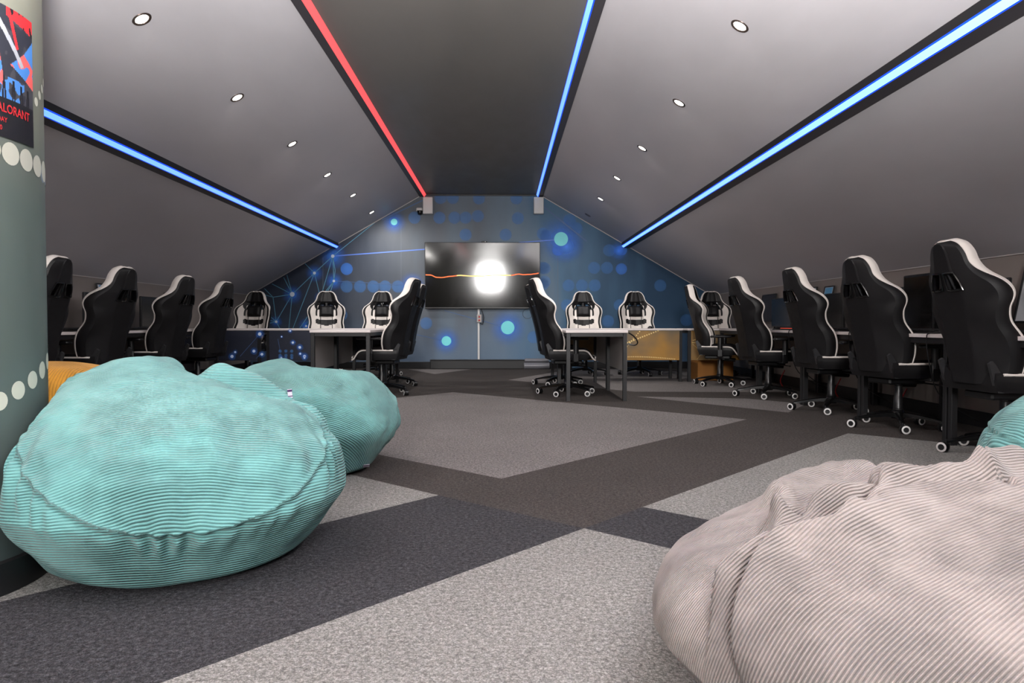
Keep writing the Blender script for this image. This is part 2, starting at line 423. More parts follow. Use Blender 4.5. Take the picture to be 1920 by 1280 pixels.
for x_ in (605.5, 752, 1046): wline((x_, 420 if x_ > 700 else 482), (x_, 690), .8, 9, .0006)
for x_, y_, r_ in ((1052, 448, 13), (952, 614, 12.5), (837, 639, 9), (739, 416, 6), (773, 535, 10)): wdisc(x_, y_, r_, 4, .0030)
for (x_, y_), r_ in ((N1, 3.2), (N2, 2.7), (N3, 4.4), (N4, 2.4), (N5, 2.4), (N6, 2.4), (N8, 2.0)): wdisc(x_, y_, r_, 5, .0032)
wo = mb.build('wall_end', [M[k] for k in MUR], smooth=0, fix=False); struct(wo)
def disc_uv(o, uvs):
    me = o.data; uvl = me.uv_layers.new(name='disc')
    for p in me.polygons:
        if p.index in uvs:
            for k, li in enumerate(p.loop_indices): uvl.data[li].uv = (uvs[p.index][k], 0)
disc_uv(wo, uvs)

b = MB(); b.box((XC - 1.2, YW - .012, .06), (5.6, .024, .12), bev=.004); b.box((XC + 2.85, YW - .012, .06), (2.2, .024, .12), bev=.004)
struct(b.build('baseboard_end', M['black_trim']))

# ------------------------------------------------------------------ boxed roof beams with LED strips
def beam(name, s, dx, drop, soff, led, key, label, ledw):
    """triangular boxed beam hugging the slope; LED runs along its lower inner corner"""
    x = lambda d: XC + s * d
    zt = zs(dx) if dx > HF else ZF
    zb = zt - drop
    xo = dx + soff
    b = MB()
    k = ledw * .72
    ch = [(x(dx), zt + .02), (x(dx), zb + k), (x(dx + k), zb), (x(xo), zb), (x(xo), zs(xo) + .02)]
    n = len(ch)
    b.prism(ch, 'y', YB + .01, YW - .005, 0)
    b.m[2 + 2] = 1                       # soffit face
    o = struct(b.build(name, [M['black_trim'], M['soffit']], smooth=0))
    # diffuser: rounded strip across the chamfer
    d = MB(); e = .007
    q = [(x(dx - .001), zb + k), (x(dx + .001), zb + k * .86 - .004), (x(dx + k * .86 - .004), zb + .001), (x(dx + k), zb - .001)]
    d.add([(u, YB + .02, w) for u, w in q] + [(u, YW - .012, w) for u, w in q] + [(x(dx + k * .6), YB + .02, zb + k * .6), (x(dx + k * .6), YW - .012, zb + k * .6)],
          [(0, 1, 5, 4), (1, 2, 6, 5), (2, 3, 7, 6), (3, 8, 9, 7), (8, 0, 4, 9), (0, 3, 2, 1), (0, 8, 3), (4, 5, 6, 7), (4, 7, 9)], 0)
    if key != 'led_red':
        d.m[0] = 1; d.m[2] = 1
    l = d.build('led_strip', [M[key], M['led_blue_edge']], smooth=0); tag(l, label, 'LED strip', 'LED strips along the ceiling')
beam('trim_4', -1, 2.50, .09, .22, True, 'led_blue', 'long blue LED strip along the low left roof beam', .054)
beam('trim_5', 1, 2.47, .09, .22, True, 'led_pale', 'long blue LED strip along the low right roof beam', .054)
beam('trim_6', -1, 0.965, .040, .115, True, 'led_red', 'red LED strip along the left edge of the flat ceiling', .055)
beam('trim_7', 1, 0.965, .040, .115, True, 'led_blue', 'blue LED strip along the right edge of the flat ceiling', .055)

# ------------------------------------------------------------------ downlights
def slope_plane(s):
    co = Vector((XC + s * HF, 0, ZF)); d = Vector((s * (HK - HF), 0, ZK - ZF)).normalized()
    no = Vector((d.z, 0, -d.x)) if s > 0 else Vector((-d.z, 0, d.x)); 
    if no.z > 0: no = -no
    return co, no
ORD = ['first', 'second', 'third', 'fourth', 'fifth', 'sixth']
DL = {-1: [(266, 36), (445, 183), (548, 270), (614, 328), (662, 366), (697, 398)], 1: [(1387, 49), (1273, 193), (1204, 278), (1157, 334), (1126, 373), (1102, 403)]}
def bez_mesh():
    b = MB(); b.lathe([(.040, .004), (.044, -.003), (.056, -.004), (.060, .002), (.060, .012)], 32); return b
lightpos = []
proto = None
for s in (-1, 1):
    co, no = slope_plane(s)
    for i, (px, py) in enumerate(DL[s]):
        p = on_plane(px, py, co, no)
        lit = not (s > 0 and i == 5)
        side = 'left' if s < 0 else 'right'
        lab = 'round recessed downlight, %s from the front on the %s slope' % (ORD[i], side) if lit else 'unlit recessed downlight, the farthest on the right slope'
        t = thing('downlight', lab, 'downlight', p, 0, 'downlights in the sloped ceiling')
        t.rotation_euler = (-no).to_track_quat('Z', 'Y').to_euler()
        if proto is None:
            proto = t
            o1 = bez_mesh().build('bezel', M['bezel'], t)
            b = MB(); b.lathe([(.0005, -.0035), (.02, -.003), (.0405, .0), (.0405, .006)], 28); o2 = b.build('lamp', M['lamp'], t)
            b = MB(); b.lathe([(.0005, -.0035), (.02, -.003), (.0405, .0), (.0405, .006)], 28); me_off = b.build('lamp', M['lamp_off']).data
            bpy.data.objects.remove([o for o in bpy.data.objects if o.data == me_off][0])
        else:
            a = o1.copy(); C.objects.link(a); a.parent = t
            a = o2.copy(); C.objects.link(a); a.parent = t
            if not lit: a.data = me_off
        if lit: lightpos.append((p, no, s))
def spot(p, no, e, name='downlight_beam'):
    l = bpy.data.lights.new(name, 'SPOT'); l.energy = e; l.spot_size = R(150); l.spot_blend = 1.0; l.shadow_soft_size = .04; l.color = (1, .96, .92)
    o = bpy.data.objects.new(name, l); C.objects.link(o); o.location = p + no * .03
    o.rotation_euler = (-(no + Vector((0, .75, -1.0))).normalized()).to_track_quat('Z', 'Y').to_euler()
E_DOWN = 82
for p, no, s in lightpos: spot(p, no, E_DOWN)
for s in (-1, 1):                      # the rows run on behind the camera
    co, no = slope_plane(s); p0 = on_plane(*DL[s][0], co, no); p1 = on_plane(*DL[s][1], co, no); st = p1.y - p0.y
    for k in (1, 2, 3):
        p = p0.copy(); p.y -= st * k
        if p.y > YB + .3: spot(p, no, E_DOWN * .4)
# photographer's flash beside the camera, turned up to bounce off the ceiling
l = bpy.data.lights.new('camera_flash', 'SPOT'); l.energy = 5600; l.spot_size = R(128); l.spot_blend = 1.0; l.shadow_soft_size = .12; l.color = (1, .97, .95)
o = bpy.data.objects.new('camera_flash', l); C.objects.link(o); o.location = (-.02, -.12, 1.02); o.rotation_euler = Vector((0, -.42, -.90)).to_track_quat('Z', 'Y').to_euler()

# ------------------------------------------------------------------ column on the left with poster
CY, CR = 2.20, 0.42
def to_px(p): d = CM.transposed() @ (p - Vector((0, 0, HC))); return 960 + FPX * d.x / -d.z
lo_x, hi_x = -2.3, -1.5                 # slide the column until its outline falls where the photo has it
for _ in range(40):
    CX = (lo_x + hi_x) / 2
    if max(to_px(Vector((CX + CR * math.cos(R(k)), CY + CR * math.sin(R(k)), .8))) for k in range(0, 80)) < 89: lo_x = CX
    else: hi_x = CX
def cpt(al, z, r=CR): return Vector((CX + r * math.cos(al), CY + r * math.sin(al), z))
b = MB(); NA = 96
for k in range(NA):
    a = 2 * PI * k / NA; x_ = CX + CR * math.cos(a); b.v.append((x_, CY + CR * math.sin(a), .0)); b.v.append((x_, CY + CR * math.sin(a), zs(abs(x_ - XC)) + .02))
for k in range(NA):
    j = (k + 1) % NA; b.f.append((2 * k, 2 * j, 2 * j + 1, 2 * k + 1)); b.m.append(0)
b.f += [tuple(2 * k for k in range(NA))[::-1], tuple(2 * k + 1 for k in range(NA))]; b.m += [0, 0]
# pale printed dots in bands round the column
def cdot(al, z, r, mi, off=.0012):
    n = 20; vs = [cpt(al, z, CR + off)] + [cpt(al + r * math.cos(2 * PI * k / n) / CR, z + r * math.sin(2 * PI * k / n), CR + off) for k in range(n)]
    b.add(vs, [(0, 1 + k, 1 + (k + 1) % n) for k in range(n)], mi)
for k in range(-9, 13):
    cdot(R(-24 + 9.6 * k), 1.310 - .003 * k, .034, 1)                       # band under the poster
    cdot(R(-22 + 9.5 * k), .545 + .026 * k * (1 if k > -1 else .4), .028, 1)
for k in range(8): cdot(R(14 + 4.4 * k), 1.50 + .03 * k, .014, 1); cdot(R(20 + 4.4 * k), 2.02 - .035 * k, .014, 1)
for k in range(4): cdot(R(22 + 6 * k), 1.285, .03, 2, .0008)
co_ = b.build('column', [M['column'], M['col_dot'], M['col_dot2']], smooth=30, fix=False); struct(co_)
b = MB(); b.lathe([(CR + .001, .001), (CR + .014, .001), (CR + .014, .095), (CR + .001, .1)], 96, mtx=Matrix.Translation((CX, CY, 0)))
struct(b.build('trim_8', M['black_trim']))
# poster: find the angle that the right edge is seen at
best = None
for k in range(-600, 700):
    al = R(k / 10); p = cpt(al, 1.5, CR + .004); d = CM.transposed() @ (p - Vector((0, 0, HC))); px = 960 + FPX * d.x / -d.z
    best = al
    if px >= 62: break
PA = best; PWd, PZ0, PZ1 = .24, 1.347, 1.735
PM = ['poster_black', 'poster_grey', 'poster_coral', 'poster_blue', 'poster_red', 'poster_silver', 'poster_dark']
PC = [(20, 20, 26), (62, 62, 68), (226, 96, 92), (70, 128, 200), (208, 42, 48), (165, 168, 176), (40, 42, 52)]
PMAT = [mat(n, srgb(*c), .45, coat=.05) for n, c in zip(PM, PC)]
def inp(u, v, poly): return inside((u, v), poly)
bandS = [(.18, 1.0), (.27, 1.0), (.80, .60), (.74, .58)]
def pcol(u, v):
    """u 0..1 across (right edge = 1), v 0..1 up: an abstract dark design of shards with small dark figures"""
    n1 = noise.noise(Vector((u * 6, v * 8, 3.1))); n2 = noise.noise(Vector((u * 13, v * 11, 7.7)))
    for cx_, h in ((.30, .50), (.45, .47), (.60, .455), (.74, .44), (.87, .43)):
        w = .026 if v < h - .05 else .018
        if .29 < v < h and abs(u - cx_) < w * (1.2 if v < .36 else 1) and not (v < .37 and abs(u - cx_) < .007): return 0
    if v < .30: return 0
    if inp(u, v, bandS): return 5
    if inp(u, v, [(.55, .57), (.80, .70), (1, .62), (1, .45)]): return 2 if n1 > -.12 else 3
    if inp(u, v, [(.80, .70), (1, .84), (1, .60)]): return 3
    if inp(u, v, [(.50, 1.0), (.56, 1.0), (.70, .72), (.66, .70)]): return 4
    if v > .93 - .12 * (u - .5) and u > .5: return 4 if n2 > -.1 else 0
    if inp(u, v, [(0, .80), (.18, .86), (.40, .62), (.46, .40), (.1, .34), (0, .4)]): return 3 if n1 + .6 * n2 > .05 else (2 if n1 > -.28 else 6)
    if v < .47 and u < .8 and n1 > -.05: return 3
    if v < .47 and n1 > -.2: return 1
    return (1 if n1 + n2 * .8 > .22 else 6) if v > .45 else 6
pt = thing('poster', 'dark poster with red lettering and blue and coral shards on the round column', 'poster', cpt(PA - .5 * PWd / CR, PZ0, CR))
org = Vector(pt.location)
nu, nv = 110, 130; b = MB(); O_ = CR + .0035
for j in range(nv + 1):
    for i in range(nu + 1): b.v.append(tuple(cpt(PA - (1 - i / nu) * PWd / CR, PZ0 + (PZ1 - PZ0) * j / nv, O_) - org))
for j in range(nv):
    for i in range(nu): b.f.append((j * (nu + 1) + i, j * (nu + 1) + i + 1, (j + 1) * (nu + 1) + i + 1, (j + 1) * (nu + 1) + i)); b.m.append(pcol((i + .5) / nu, (j + .5) / nv))
b.build('sheet', PMAT, pt, fix=False)
def text_mesh(txt, size):
    cu = bpy.data.curves.new('lettering', 'FONT'); cu.body = txt; cu.size = size; cu.align_x = 'CENTER'; cu.offset = size * .012; cu.resolution_u = 3
    o = bpy.data.objects.new('lettering', cu); C.objects.link(o); bpy.context.view_layer.update()
    me = bpy.data.meshes.new_from_object(o.evaluated_get(bpy.context.evaluated_depsgraph_get())); bpy.data.objects.remove(o); bpy.data.curves.remove(cu)
    return me
def letter_on_poster(txt, size, u, v, sx=1.0, sk=0):
    me = text_mesh(txt, size)
    for vv in me.vertices:
        s_ = (1 - u) * PWd - vv.co.x * sx; p = cpt(PA - s_ / CR, PZ0 + v * (PZ1 - PZ0) + vv.co.y, CR + .0048) - org; vv.co = p
    me.materials.clear(); me.materials.append(PMAT[4]); link('lettering', me, pt)
letter_on_poster('VALORANT', .037, .58, .19, .77)
letter_on_poster('TUESDAY', .020, .33, .115, .85)
letter_on_poster('15:10 - 16:20', .020, .22, .05, .85)

# ------------------------------------------------------------------ bean bags
def sm(a, b_, x): t = np.clip((x - a) / (b_ - a), 0, 1); return t * t * (3 - 2 * t)
def nz3(P, sc, seed):
    out = np.empty(len(P)); off = Vector((seed * 3.7, seed * 1.3, seed * 7.1))
    for i, p in enumerate(P): out[i] = noise.noise(Vector(p) * sc + off)
    return out
def nz_sum(x, y, z, sc, seed, n=14):
    """smooth band-limited noise from random plane waves (vectorised)"""
    rg = np.random.RandomState(seed); o = np.zeros_like(x)
    for _ in range(n):
        d = rg.normal(size=3); d /= np.linalg.norm(d); k = sc * (0.6 + 0.8 * rg.rand())
        o += np.sin(2 * PI * k * (d[0] * x + d[1] * y + d[2] * z) + rg.rand() * 2 * PI)
    return o / math.sqrt(n)
def beanbag(name, label, mtl, cx, cy, rz, a, b_, H, shape, wrinkle, cord, nt=300, npz=170, seam=None, zcf=.42, group='corduroy bean bags', seampar=(.0, .0, .0), avoid=None, bot=1.18, boxy=(.78, .92), pk=.0075):
    th = np.linspace(0, 2 * PI, nt, endpoint=False); ph = np.linspace(-PI / 2, PI / 2, npz)
    TH, PH = np.meshgrid(th, ph)
    cp = np.cos(PH) ** boxy[0]
    zc = H * zcf
    x = a * cp * np.cos(TH); y = b_ * cp * np.sin(TH)
    sp = np.sin(PH); td = bot * np.abs(sp) ** .9
    under = (1 - .34 * np.minimum(td, 1) ** 1.2) * np.sqrt(np.maximum(0, 1 - (np.maximum(0, td - 1) / (bot - 1)) ** 2))   # tucks in towards the floor
    rr = np.where(sp > 0, 1, under / np.maximum(cp, 1e-6)); x = x * rr; y = y * rr
    z = zc + np.where(sp > 0, (H - zc) * np.abs(sp) ** boxy[1], -zc * td)
    x, y, z = shape(x, y, z, TH, PH, zc)
    # seam ridge + gathers
    sd = None
    if seampar[0] != 0 or seampar[1] != 0:
        if len(seampar) == 4:                 # seam where a tilted plane z = c + s (y + b) + t x meets the cover
            sd = (z - (seampar[1] + seampar[2] * (y + b_) + seampar[3] * x + (.24 if pk > .01 else 0) * x * x)) / math.sqrt(1 + seampar[2] ** 2 + seampar[3] ** 2)
        else:
            sd = (PH - (seampar[0] + seampar[1] * np.cos(TH - seampar[2]))) * (a + b_) / 2 * .9
    def normals(x, y, z):
        P = np.stack([x, y, z], -1)
        du = np.roll(P, -1, 1) - np.roll(P, 1, 1)
        dv = np.empty_like(P); dv[1:-1] = P[2:] - P[:-2]; dv[0] = P[1] - P[0]; dv[-1] = P[-1] - P[-2]
        n = np.cross(du, dv); l = np.linalg.norm(n, axis=-1, keepdims=True); l[l < 1e-12] = 1
        return n / l
    n = normals(x, y, z)
    w = wrinkle(x, y, z, TH, PH)
    if sd is not None:
        pl = np.sin(TH * 46 + 3 * np.sin(TH * 5 + 1) + 2 * np.sin(TH * 11))
        lowf = .62 + .38 * np.sin(TH * 7 + .6)
        w = w + .0055 * np.exp(-(sd / .009) ** 2) - .006 * np.exp(-((sd + .018) / .012) ** 2) + pk * sm(.28, -.05, y) * pl * lowf * np.exp(-((sd + .045) / .05) ** 2) + .5 * pk * sm(.28, -.05, y) * np.sin(TH * 33 + 2 * np.sin(TH * 4)) * lowf * np.exp(-((sd - .03) / .03) ** 2)
    x = x + n[..., 0] * w; y = y + n[..., 1] * w; z = z + n[..., 2] * w
    # rest on the floor: soft flattening
    k = .035; zz = z - .003; z = .003 + np.where(zz > k, zz, k * np.exp(np.clip((zz - k) / k, -30, 0)))
    z = np.maximum(z, .002)
    c, s_ = math.cos(rz), math.sin(rz)
    if avoid is not None:
        ax, ay, ar = avoid; X = cx + c * x - s_ * y; Y = cy + s_ * x + c * y
        dx, dy = X - ax, Y - ay; dd = np.hypot(dx, dy); kf = np.where(dd < ar + .05, 1, 0)
        nd = np.where(dd < ar + .05, ar + .05 * np.exp((dd - ar - .05) / .05), dd)
        X = ax + dx / dd * nd; Y = ay + dy / dd * nd
        x = c * (X - cx) + s_ * (Y - cy); y = -s_ * (X - cx) + c * (Y - cy)
    P = np.stack([x, y, z], -1).reshape(-1, 3)
    uvw = cord(x, y, z, TH, PH, sd).reshape(-1)
    faces = []
    for j in range(npz - 1):
        r0 = j * nt; r1 = r0 + nt
        faces += [(r0 + i, r0 + (i + 1) % nt, r1 + (i + 1) % nt, r1 + i) for i in range(nt)]
    me = bpy.data.meshes.new(name); me.from_pydata(P.tolist(), [], faces); me.materials.append(mtl)
    me.polygons.foreach_set('use_smooth', [True] * len(me.polygons))
    uvl = me.uv_layers.new(name='weave'); li = np.empty(len(me.loops), dtype=np.int32); me.loops.foreach_get('vertex_index', li)
    uv = np.zeros((len(li), 2), dtype=np.float32); uv[:, 0] = uvw[li]; uvl.data.foreach_set('uv', uv.ravel())
    t = thing(name, label, 'bean bag', (cx, cy, 0), rz, group)
    link('cover', me, t)
    return t, (x, y, z, TH, PH)
def gs(x, y, cx, cy, sx, sy): return np.exp(-((x - cx) / sx) ** 2 - ((y - cy) / sy) ** 2)
def small_tag(parent, p, d, up, w=.022, h=.035):
    p, d, up = Vector(p), Vector(d).normalized(), Vector(up).normalized(); n = d.cross(up)
    b = MB()
    mtx = Matrix((( *(d), 0), (*(n), 0), (*(up), 0), (0, 0, 0, 1))).transposed(); mtx.translation = p
    b.box((0, 0, 0), (w, .003, h), 0, .001, mtx=None); b.box((0, 0, h * .32), (w * 1.02, .0036, h * .25), 1, .0005); b.box((0, 0, -h * .3), (w * 1.02, .0036, h * .12), 1, .0005)
    b.v = [tuple(mtx @ Vector(v)) for v in b.v]
    o = b.build('label_tag', [M['tagw'], M['tagp']], parent); o['label'] = 'small white and purple sewn-in tag'

def shape_teal(x, y, z, TH, PH, zc):
    # front slopes down towards the viewer, back stands high; a sat-in trough on the right
    f = 1 + .08 * y / .5 - .05 * gs(x, y, .3, -.3, .3, .3)
    f = f + .13 * gs(x, y, -.17, .17, .24, .2) - .17 * gs(x, y, .045, .30, .055, .17) - .17 * gs(x, y, .26, -.03, .26, .16) - .36 * gs(x, y, .25, .13, .22, .075) + .10 * gs(x, y, .28, .32, .2, .11) + .05 * gs(x, y, .12, .34, .06, .1)
    z = zc + (z - zc) * np.where(z > zc, f, 1)
    return x, y, z
def wr_teal(x, y, z, TH, PH):
    top = sm(.1, .3, z)
    w = .010 * nz_sum(x, y, z, 1.6, 3) * top + .0035 * nz_sum(x, y, z, 5, 4) + .0016 * nz_sum(x, y, z, 12, 5) * top
    v = x * .45 + y * .9
    w = w - .012 * np.exp(-((y + .12 - .35 * (x + .05)) / .02) ** 2) * sm(-.3, -.12, x) * sm(.14, -.02, x)          # diagonal crease across the panel
    w = w + .010 * np.sin(x * 42 + 4 * y) * gs(x, y, .02, -.43, .16, .09) * sm(.02, .15, z)                          # puckers above front seam
    w = w - .016 * np.exp(-((z - .47 + .25 * (x - .3)) / .03) ** 2) * sm(.25, .42, x)
    return w
def cord_teal(x, y, z, TH, PH, sd):
    s = y * .62 + z * .85 + .012 * nz_sum(x, y, z, 1.5, 9)
    g = z * 1.0 + .05 * np.abs(x) + .008 * nz_sum(x, y, z, 1.5, 8)
    return np.where(sd > -.0, s, g)
T1C = (-1.105, 2.475); rz1 = math.atan2(-T1C[0], T1C[1])
t1, g1 = beanbag('bean_bag', 'large teal corduroy bean bag in front, leaning on the round column', M['teal'], *T1C, rz1, .558, .53, .645, shape_teal, wr_teal, cord_teal, 640, 360, pk=.011, zcf=.36, seampar=(1, .212, .58, -.02), avoid=(CX, CY, CR + .016))
def surf(g, th, ph):
    x, y, z, TH, PH = g; i = int(round((th % (2 * PI)) / (2 * PI) * x.shape[1])) % x.shape[1]; j = int(round((ph + PI / 2) / PI * (x.shape[0] - 1)))
    return Vector((x[j, i], y[j, i], z[j, i]))
def surf_at(t, g, px, py):
    """local point of the cover that the photograph shows at this spot"""
    x, y, z = (a.ravel() for a in g[:3]); a = t.rotation_euler.z; c, s_ = math.cos(a), math.sin(a)
    W = np.stack([t.location.x + c * x - s_ * y, t.location.y + s_ * x + c * y, z - HC], -1) @ np.array(CM)
    u, v = 960 + FPX * W[:, 0] / -W[:, 2], 640 - FPX * W[:, 1] / -W[:, 2]
    e = (u - px) ** 2 + (v - py) ** 2; near = np.where(e < e.min() + 40)[0]; k = near[np.argmin(-W[near, 2])]
    return Vector((x[k], y[k], z[k]))
small_tag(t1, surf_at(t1, g1, 556, 727) + Vector((0, -.006, .010)), (.75, .5, 0), (-.1, 0, 1))

def shape_t2(x, y, z, TH, PH, zc):
    f = 1 + .10 * gs(x, y, -.18, .1, .2, .25) - .22 * gs(x, y, .12, .1, .16, .25) + .02 * gs(x, y, .33, .05, .12, .25)
    f = f - .05 * y
    return x, y, zc + (z - zc) * np.where(z > zc, f, 1)
def wr_t2(x, y, z, TH, PH):
    top = sm(.1, .3, z)
    return .013 * nz_sum(x, y, z, 1.5, 13) * top + .005 * nz_sum(x, y, z, 4, 14) * top + .002 * nz_sum(x, y, z, 11, 15) - .012 * np.exp(-((x - .05 + .5 * (z - .4)) / .03) ** 2) * sm(.2, .35, z)
def cord_t2(x, y, z, TH, PH, sd): return x * .35 + z * .9 + y * .5 + .012 * nz_sum(x, y, z, 1.4, 19)
t2, g2 = beanbag('bean_bag', 'teal corduroy bean bag standing behind the large teal one', M['teal'], -1.075, 3.93, R(14), .50, .50, .59, shape_t2, wr_t2, cord_t2, 360, 200, seampar=(1, -2.3, 0, 5.6))
small_tag(t2, surf_at(t2, g2, 692, 900) + Vector((.014, -.018, .014)), (1, .2, 0), (.0, -.6, .5), .035, .03)
def shape_y(x, y, z, TH, PH, zc): return x, y, z
def wr_y(x, y, z, TH, PH): return .010 * nz_sum(x, y, z, 1.5, 23) + .003 * nz_sum(x, y, z, 5, 24)
def cord_y(x, y, z, TH, PH, sd): return x * .9 + z * .35 + .01 * nz_sum(x, y, z, 1.4, 19)
beanbag('bean_bag', 'mustard yellow corduroy bean bag peeking out behind the column', M['yellow'], -2.32, 3.62, 0, .5, .5, .62, shape_y, wr_y, cord_y, 200, 110, seampar=(R(0), R(24), R(150)))

def shape_g(x, y, z, TH, PH, zc):
    f = 1 + .16 * gs(x, y, .55, .35, .35, .3) + .05 * gs(x, y, .1, -.15, .4, .3) - .26 * gs(x, y, .12, .46, .10, .2) + .06 * gs(x, y, -.11, .48, .15, .15) - .24 * gs(x, y, -.50, .28, .26, .32)
    return x, y, zc + (z - zc) * np.where(z > zc, f, 1)
GC = (1.00, 1.40)
def fold_line(*pp):
    out = []
    for u, v in pp:
        q = on_floor(1220 + u / 2.743, 820 + v / 2.743, .44); out.append((q.x - GC[0], q.y - GC[1]))
    return out
def dist_line(x, y, L):
    d = np.full(x.shape, 9.0); sg = np.zeros(x.shape)
    for (ax, ay), (bx, by) in zip(L[:-1], L[1:]):
        vx, vy = bx - ax, by - ay; l2 = vx * vx + vy * vy
        t = np.clip(((x - ax) * vx + (y - ay) * vy) / l2, 0, 1); dx, dy = x - ax - t * vx, y - ay - t * vy
        dd = np.hypot(dx, dy); c = (vx * dy - vy * dx); m = dd < d
        d = np.where(m, dd, d); sg = np.where(m, np.sign(c), sg)
    return d * sg
FOLDS = [  # traced crests: (line, height, half width on the far side, half width on the near side)
    (fold_line((320, 735), (420, 690), (500, 640), (560, 545), (720, 475), (960, 468), (1230, 400), (1500, 362), (1920, 338), (2300, 320)), .034, .022, .085),
    (fold_line((440, 470), (640, 425), (1000, 410), (1150, 330), (1230, 290), (1700, 250), (1920, 190), (2200, 150)), .036, .022, .05),
    (fold_line((700, 300), (860, 300), (1000, 295), (1350, 205), (1700, 130), (1920, 105)), .034, .025, .045),
    (fold_line((700, 190), (672, 230), (676, 300), (660, 380)), .016, .03, .03),
    (fold_line((690, 165), (860, 112), (980, 100), (1090, 122)), .026, .07, .05),
    (fold_line((1160, 190), (1380, 152), (1420, 165)), .002, .02, .02),
    (fold_line((1640, 240), (1740, 260), (1800, 210), (1900, 180)), .022, .02, .03),
    (fold_line((230, 560), (300, 640), (330, 720)), .018, .03, .03),
]
DIPS = [(fold_line((300, 745), (380, 700), (470, 610)), -.030, .03), (fold_line((720, 250), (760, 300), (860, 268), (1120, 255)), -.034, .028), (fold_line((660, 400), (820, 395), (1060, 385), (1160, 300)), -.024, .03),
        (fold_line((1080, 420), (1260, 350), (1500, 330)), -.022, .022), (fold_line((1280, 175), (1330, 200), (1420, 180)), -.030, .03), (fold_line((1660, 330), (1740, 300), (1900, 280)), -.02, .03)]
def wr_g(x, y, z, TH, PH):
    top = sm(.16, .34, z)
    wx = x + .008 * nz_sum(x, y, z, 5, 35); wy = y + .008 * nz_sum(x, y, z, 5, 37)
    w = .008 * nz_sum(x, y, z, 1.4, 33) + .0022 * nz_sum(x, y, z, 6, 34)
    for L, h, wf_, wn in FOLDS:
        d = dist_line(wx, wy, L); w = w + top * h * 1.9 * np.where(d > 0, np.exp(-(d / (wf_ * .75)) ** 2), np.exp(-np.abs(d / wn) ** 1.5))
    for L, h, wd in DIPS:
        d = dist_line(wx, wy, L); w = w + top * h * 1.8 * np.exp(-(d / (wd * .8)) ** 2)
    w = w + .0035 * nz_sum(x, y, z, 9, 36) * sm(-.1, .25, y) * top
    return w
def cord_g(x, y, z, TH, PH, sd):
    s = y * .87 - x * .42 + .22 * x * x + z * .35 + .012 * nz_sum(x, y, z, 1.3, 39) + .003 * nz_sum(x, y, z, 4, 40)
    g = z * .55 + y * .8 - x * .25
    return np.where(sd > 0, s, g)
tg, gg = beanbag('bean_bag', 'big rumpled warm grey corduroy bean bag in the front right corner', M['greybag'], *GC, 0, .69, .69, .420, shape_g, wr_g, cord_g, 800, 440, seampar=(R(-12), R(-14), R(90)), zcf=.45, boxy=(.70, .90))
beanbag('bean_bag', 'teal corduroy bean bag at the right edge behind the grey one', M['teal'], 2.40, 2.66, 0, .52, .5, .58, shape_t2, wr_t2, cord_y, 240, 130, seampar=(R(0), R(24), R(150)))

# ------------------------------------------------------------------ gaming chair (front = +Y, origin on the floor under the hub)
ZT = [0, .03, .10, .18, .26, .34, .42, .48, .54, .59, .63, .67, .72, .77, .81, .835, .85]
WT = [.222, .234, .250, .262, .262, .252, .262, .277, .274, .252, .215, .178, .150, .136, .116, .092, .056]
def smooth_interp(z, Z, W):
    # Catmull-Rom through the table
    z = min(max(z, Z[0]), Z[-1]); i = 0
    while i < len(Z) - 2 and z > Z[i + 1]: i += 1
    t = (z - Z[i]) / (Z[i + 1] - Z[i]); h = Z[i + 1] - Z[i]
    def sl(k):
        if k <= 0: return (W[1] - W[0]) / (Z[1] - Z[0])
        if k >= len(Z) - 1: return (W[-1] - W[-2]) / (Z[-1] - Z[-2])
        return (W[k + 1] - W[k - 1]) / (Z[k + 1] - Z[k - 1])
    m0, m1 = sl(i) * h, sl(i + 1) * h
    return (2 * t**3 - 3 * t**2 + 1) * W[i] + (t**3 - 2 * t**2 + t) * m0 + (-2 * t**3 + 3 * t**2) * W[i + 1] + (t**3 - t**2) * m1
def Wd(z): return smooth_interp(z, ZT, WT)
GZ = [0, .10, .22, .34, .42, .50, .57, .64, .70, .78, .85]
GW = [.10, .125, .120, .075, .075, .110, .100, .060, .045, .040, .030]
def wing(z): return smooth_interp(z, GZ, GW)
def ss(a, b_, x): t = min(1, max(0, (x - a) / (b_ - a))); return t * t * (3 - 2 * t)
def yc(z): return .018 * math.sin(z / .85 * PI * 1.3) + (.02 * ss(.6, .85, z))
def yf(u, z):
    q = abs(u); return yc(z) + .028 + wing(z) * ss(.42, .98, q) + .010 * (1 - min(1, abs(q - .3) / .3)) * (1 if z < .6 else .4) + (.022 * (1 - q * q) if z > .68 else .0)
def yr(u, z):
    q = abs(u); return yc(z) - .055 + wing(z) * .80 * max(0, (q - .45) / .55) ** 1.15 + .006 * (q > .45)
TILT = R(13); PIV = Vector((0, -.215, .452))
BM = Matrix.Translation(PIV) @ Matrix.Rotation(TILT, 4, 'X')
def bk(x, y, z): return BM @ Vector((x, y, z))
rowsz = [i / 66 * .80 for i in range(67)] + [.81, .82, .83, .838, .845, .85]
NZ = len(rowsz); NU = 44
us = [-1 + 2 * i / NU for i in range(NU + 1)]
def front_mat(x, z, w):
    q = abs(x) / w; ax = abs(x)
    if z > .655: return 0
    if z > .40:
        if q > .88: return 0
        if q > .60: return 1 if z < .62 - .25 * (.8 - q) else 0
        if z > .455: return 1 if .10 < ax < .135 and z < .63 else 0
        return 1 if z > .385 + .25 * max(0, ax - .03) - .0 or ax > .15 else 0
    if q > .86: return 0
    if q > .62: return 1
    if z > .30 + .25 * ax: return 0 if ax < .16 else 1
    if z > .24 and ax < .13: return 1
    return 0 if ax < .11 else 1
hz0, hz1 = .572, .668
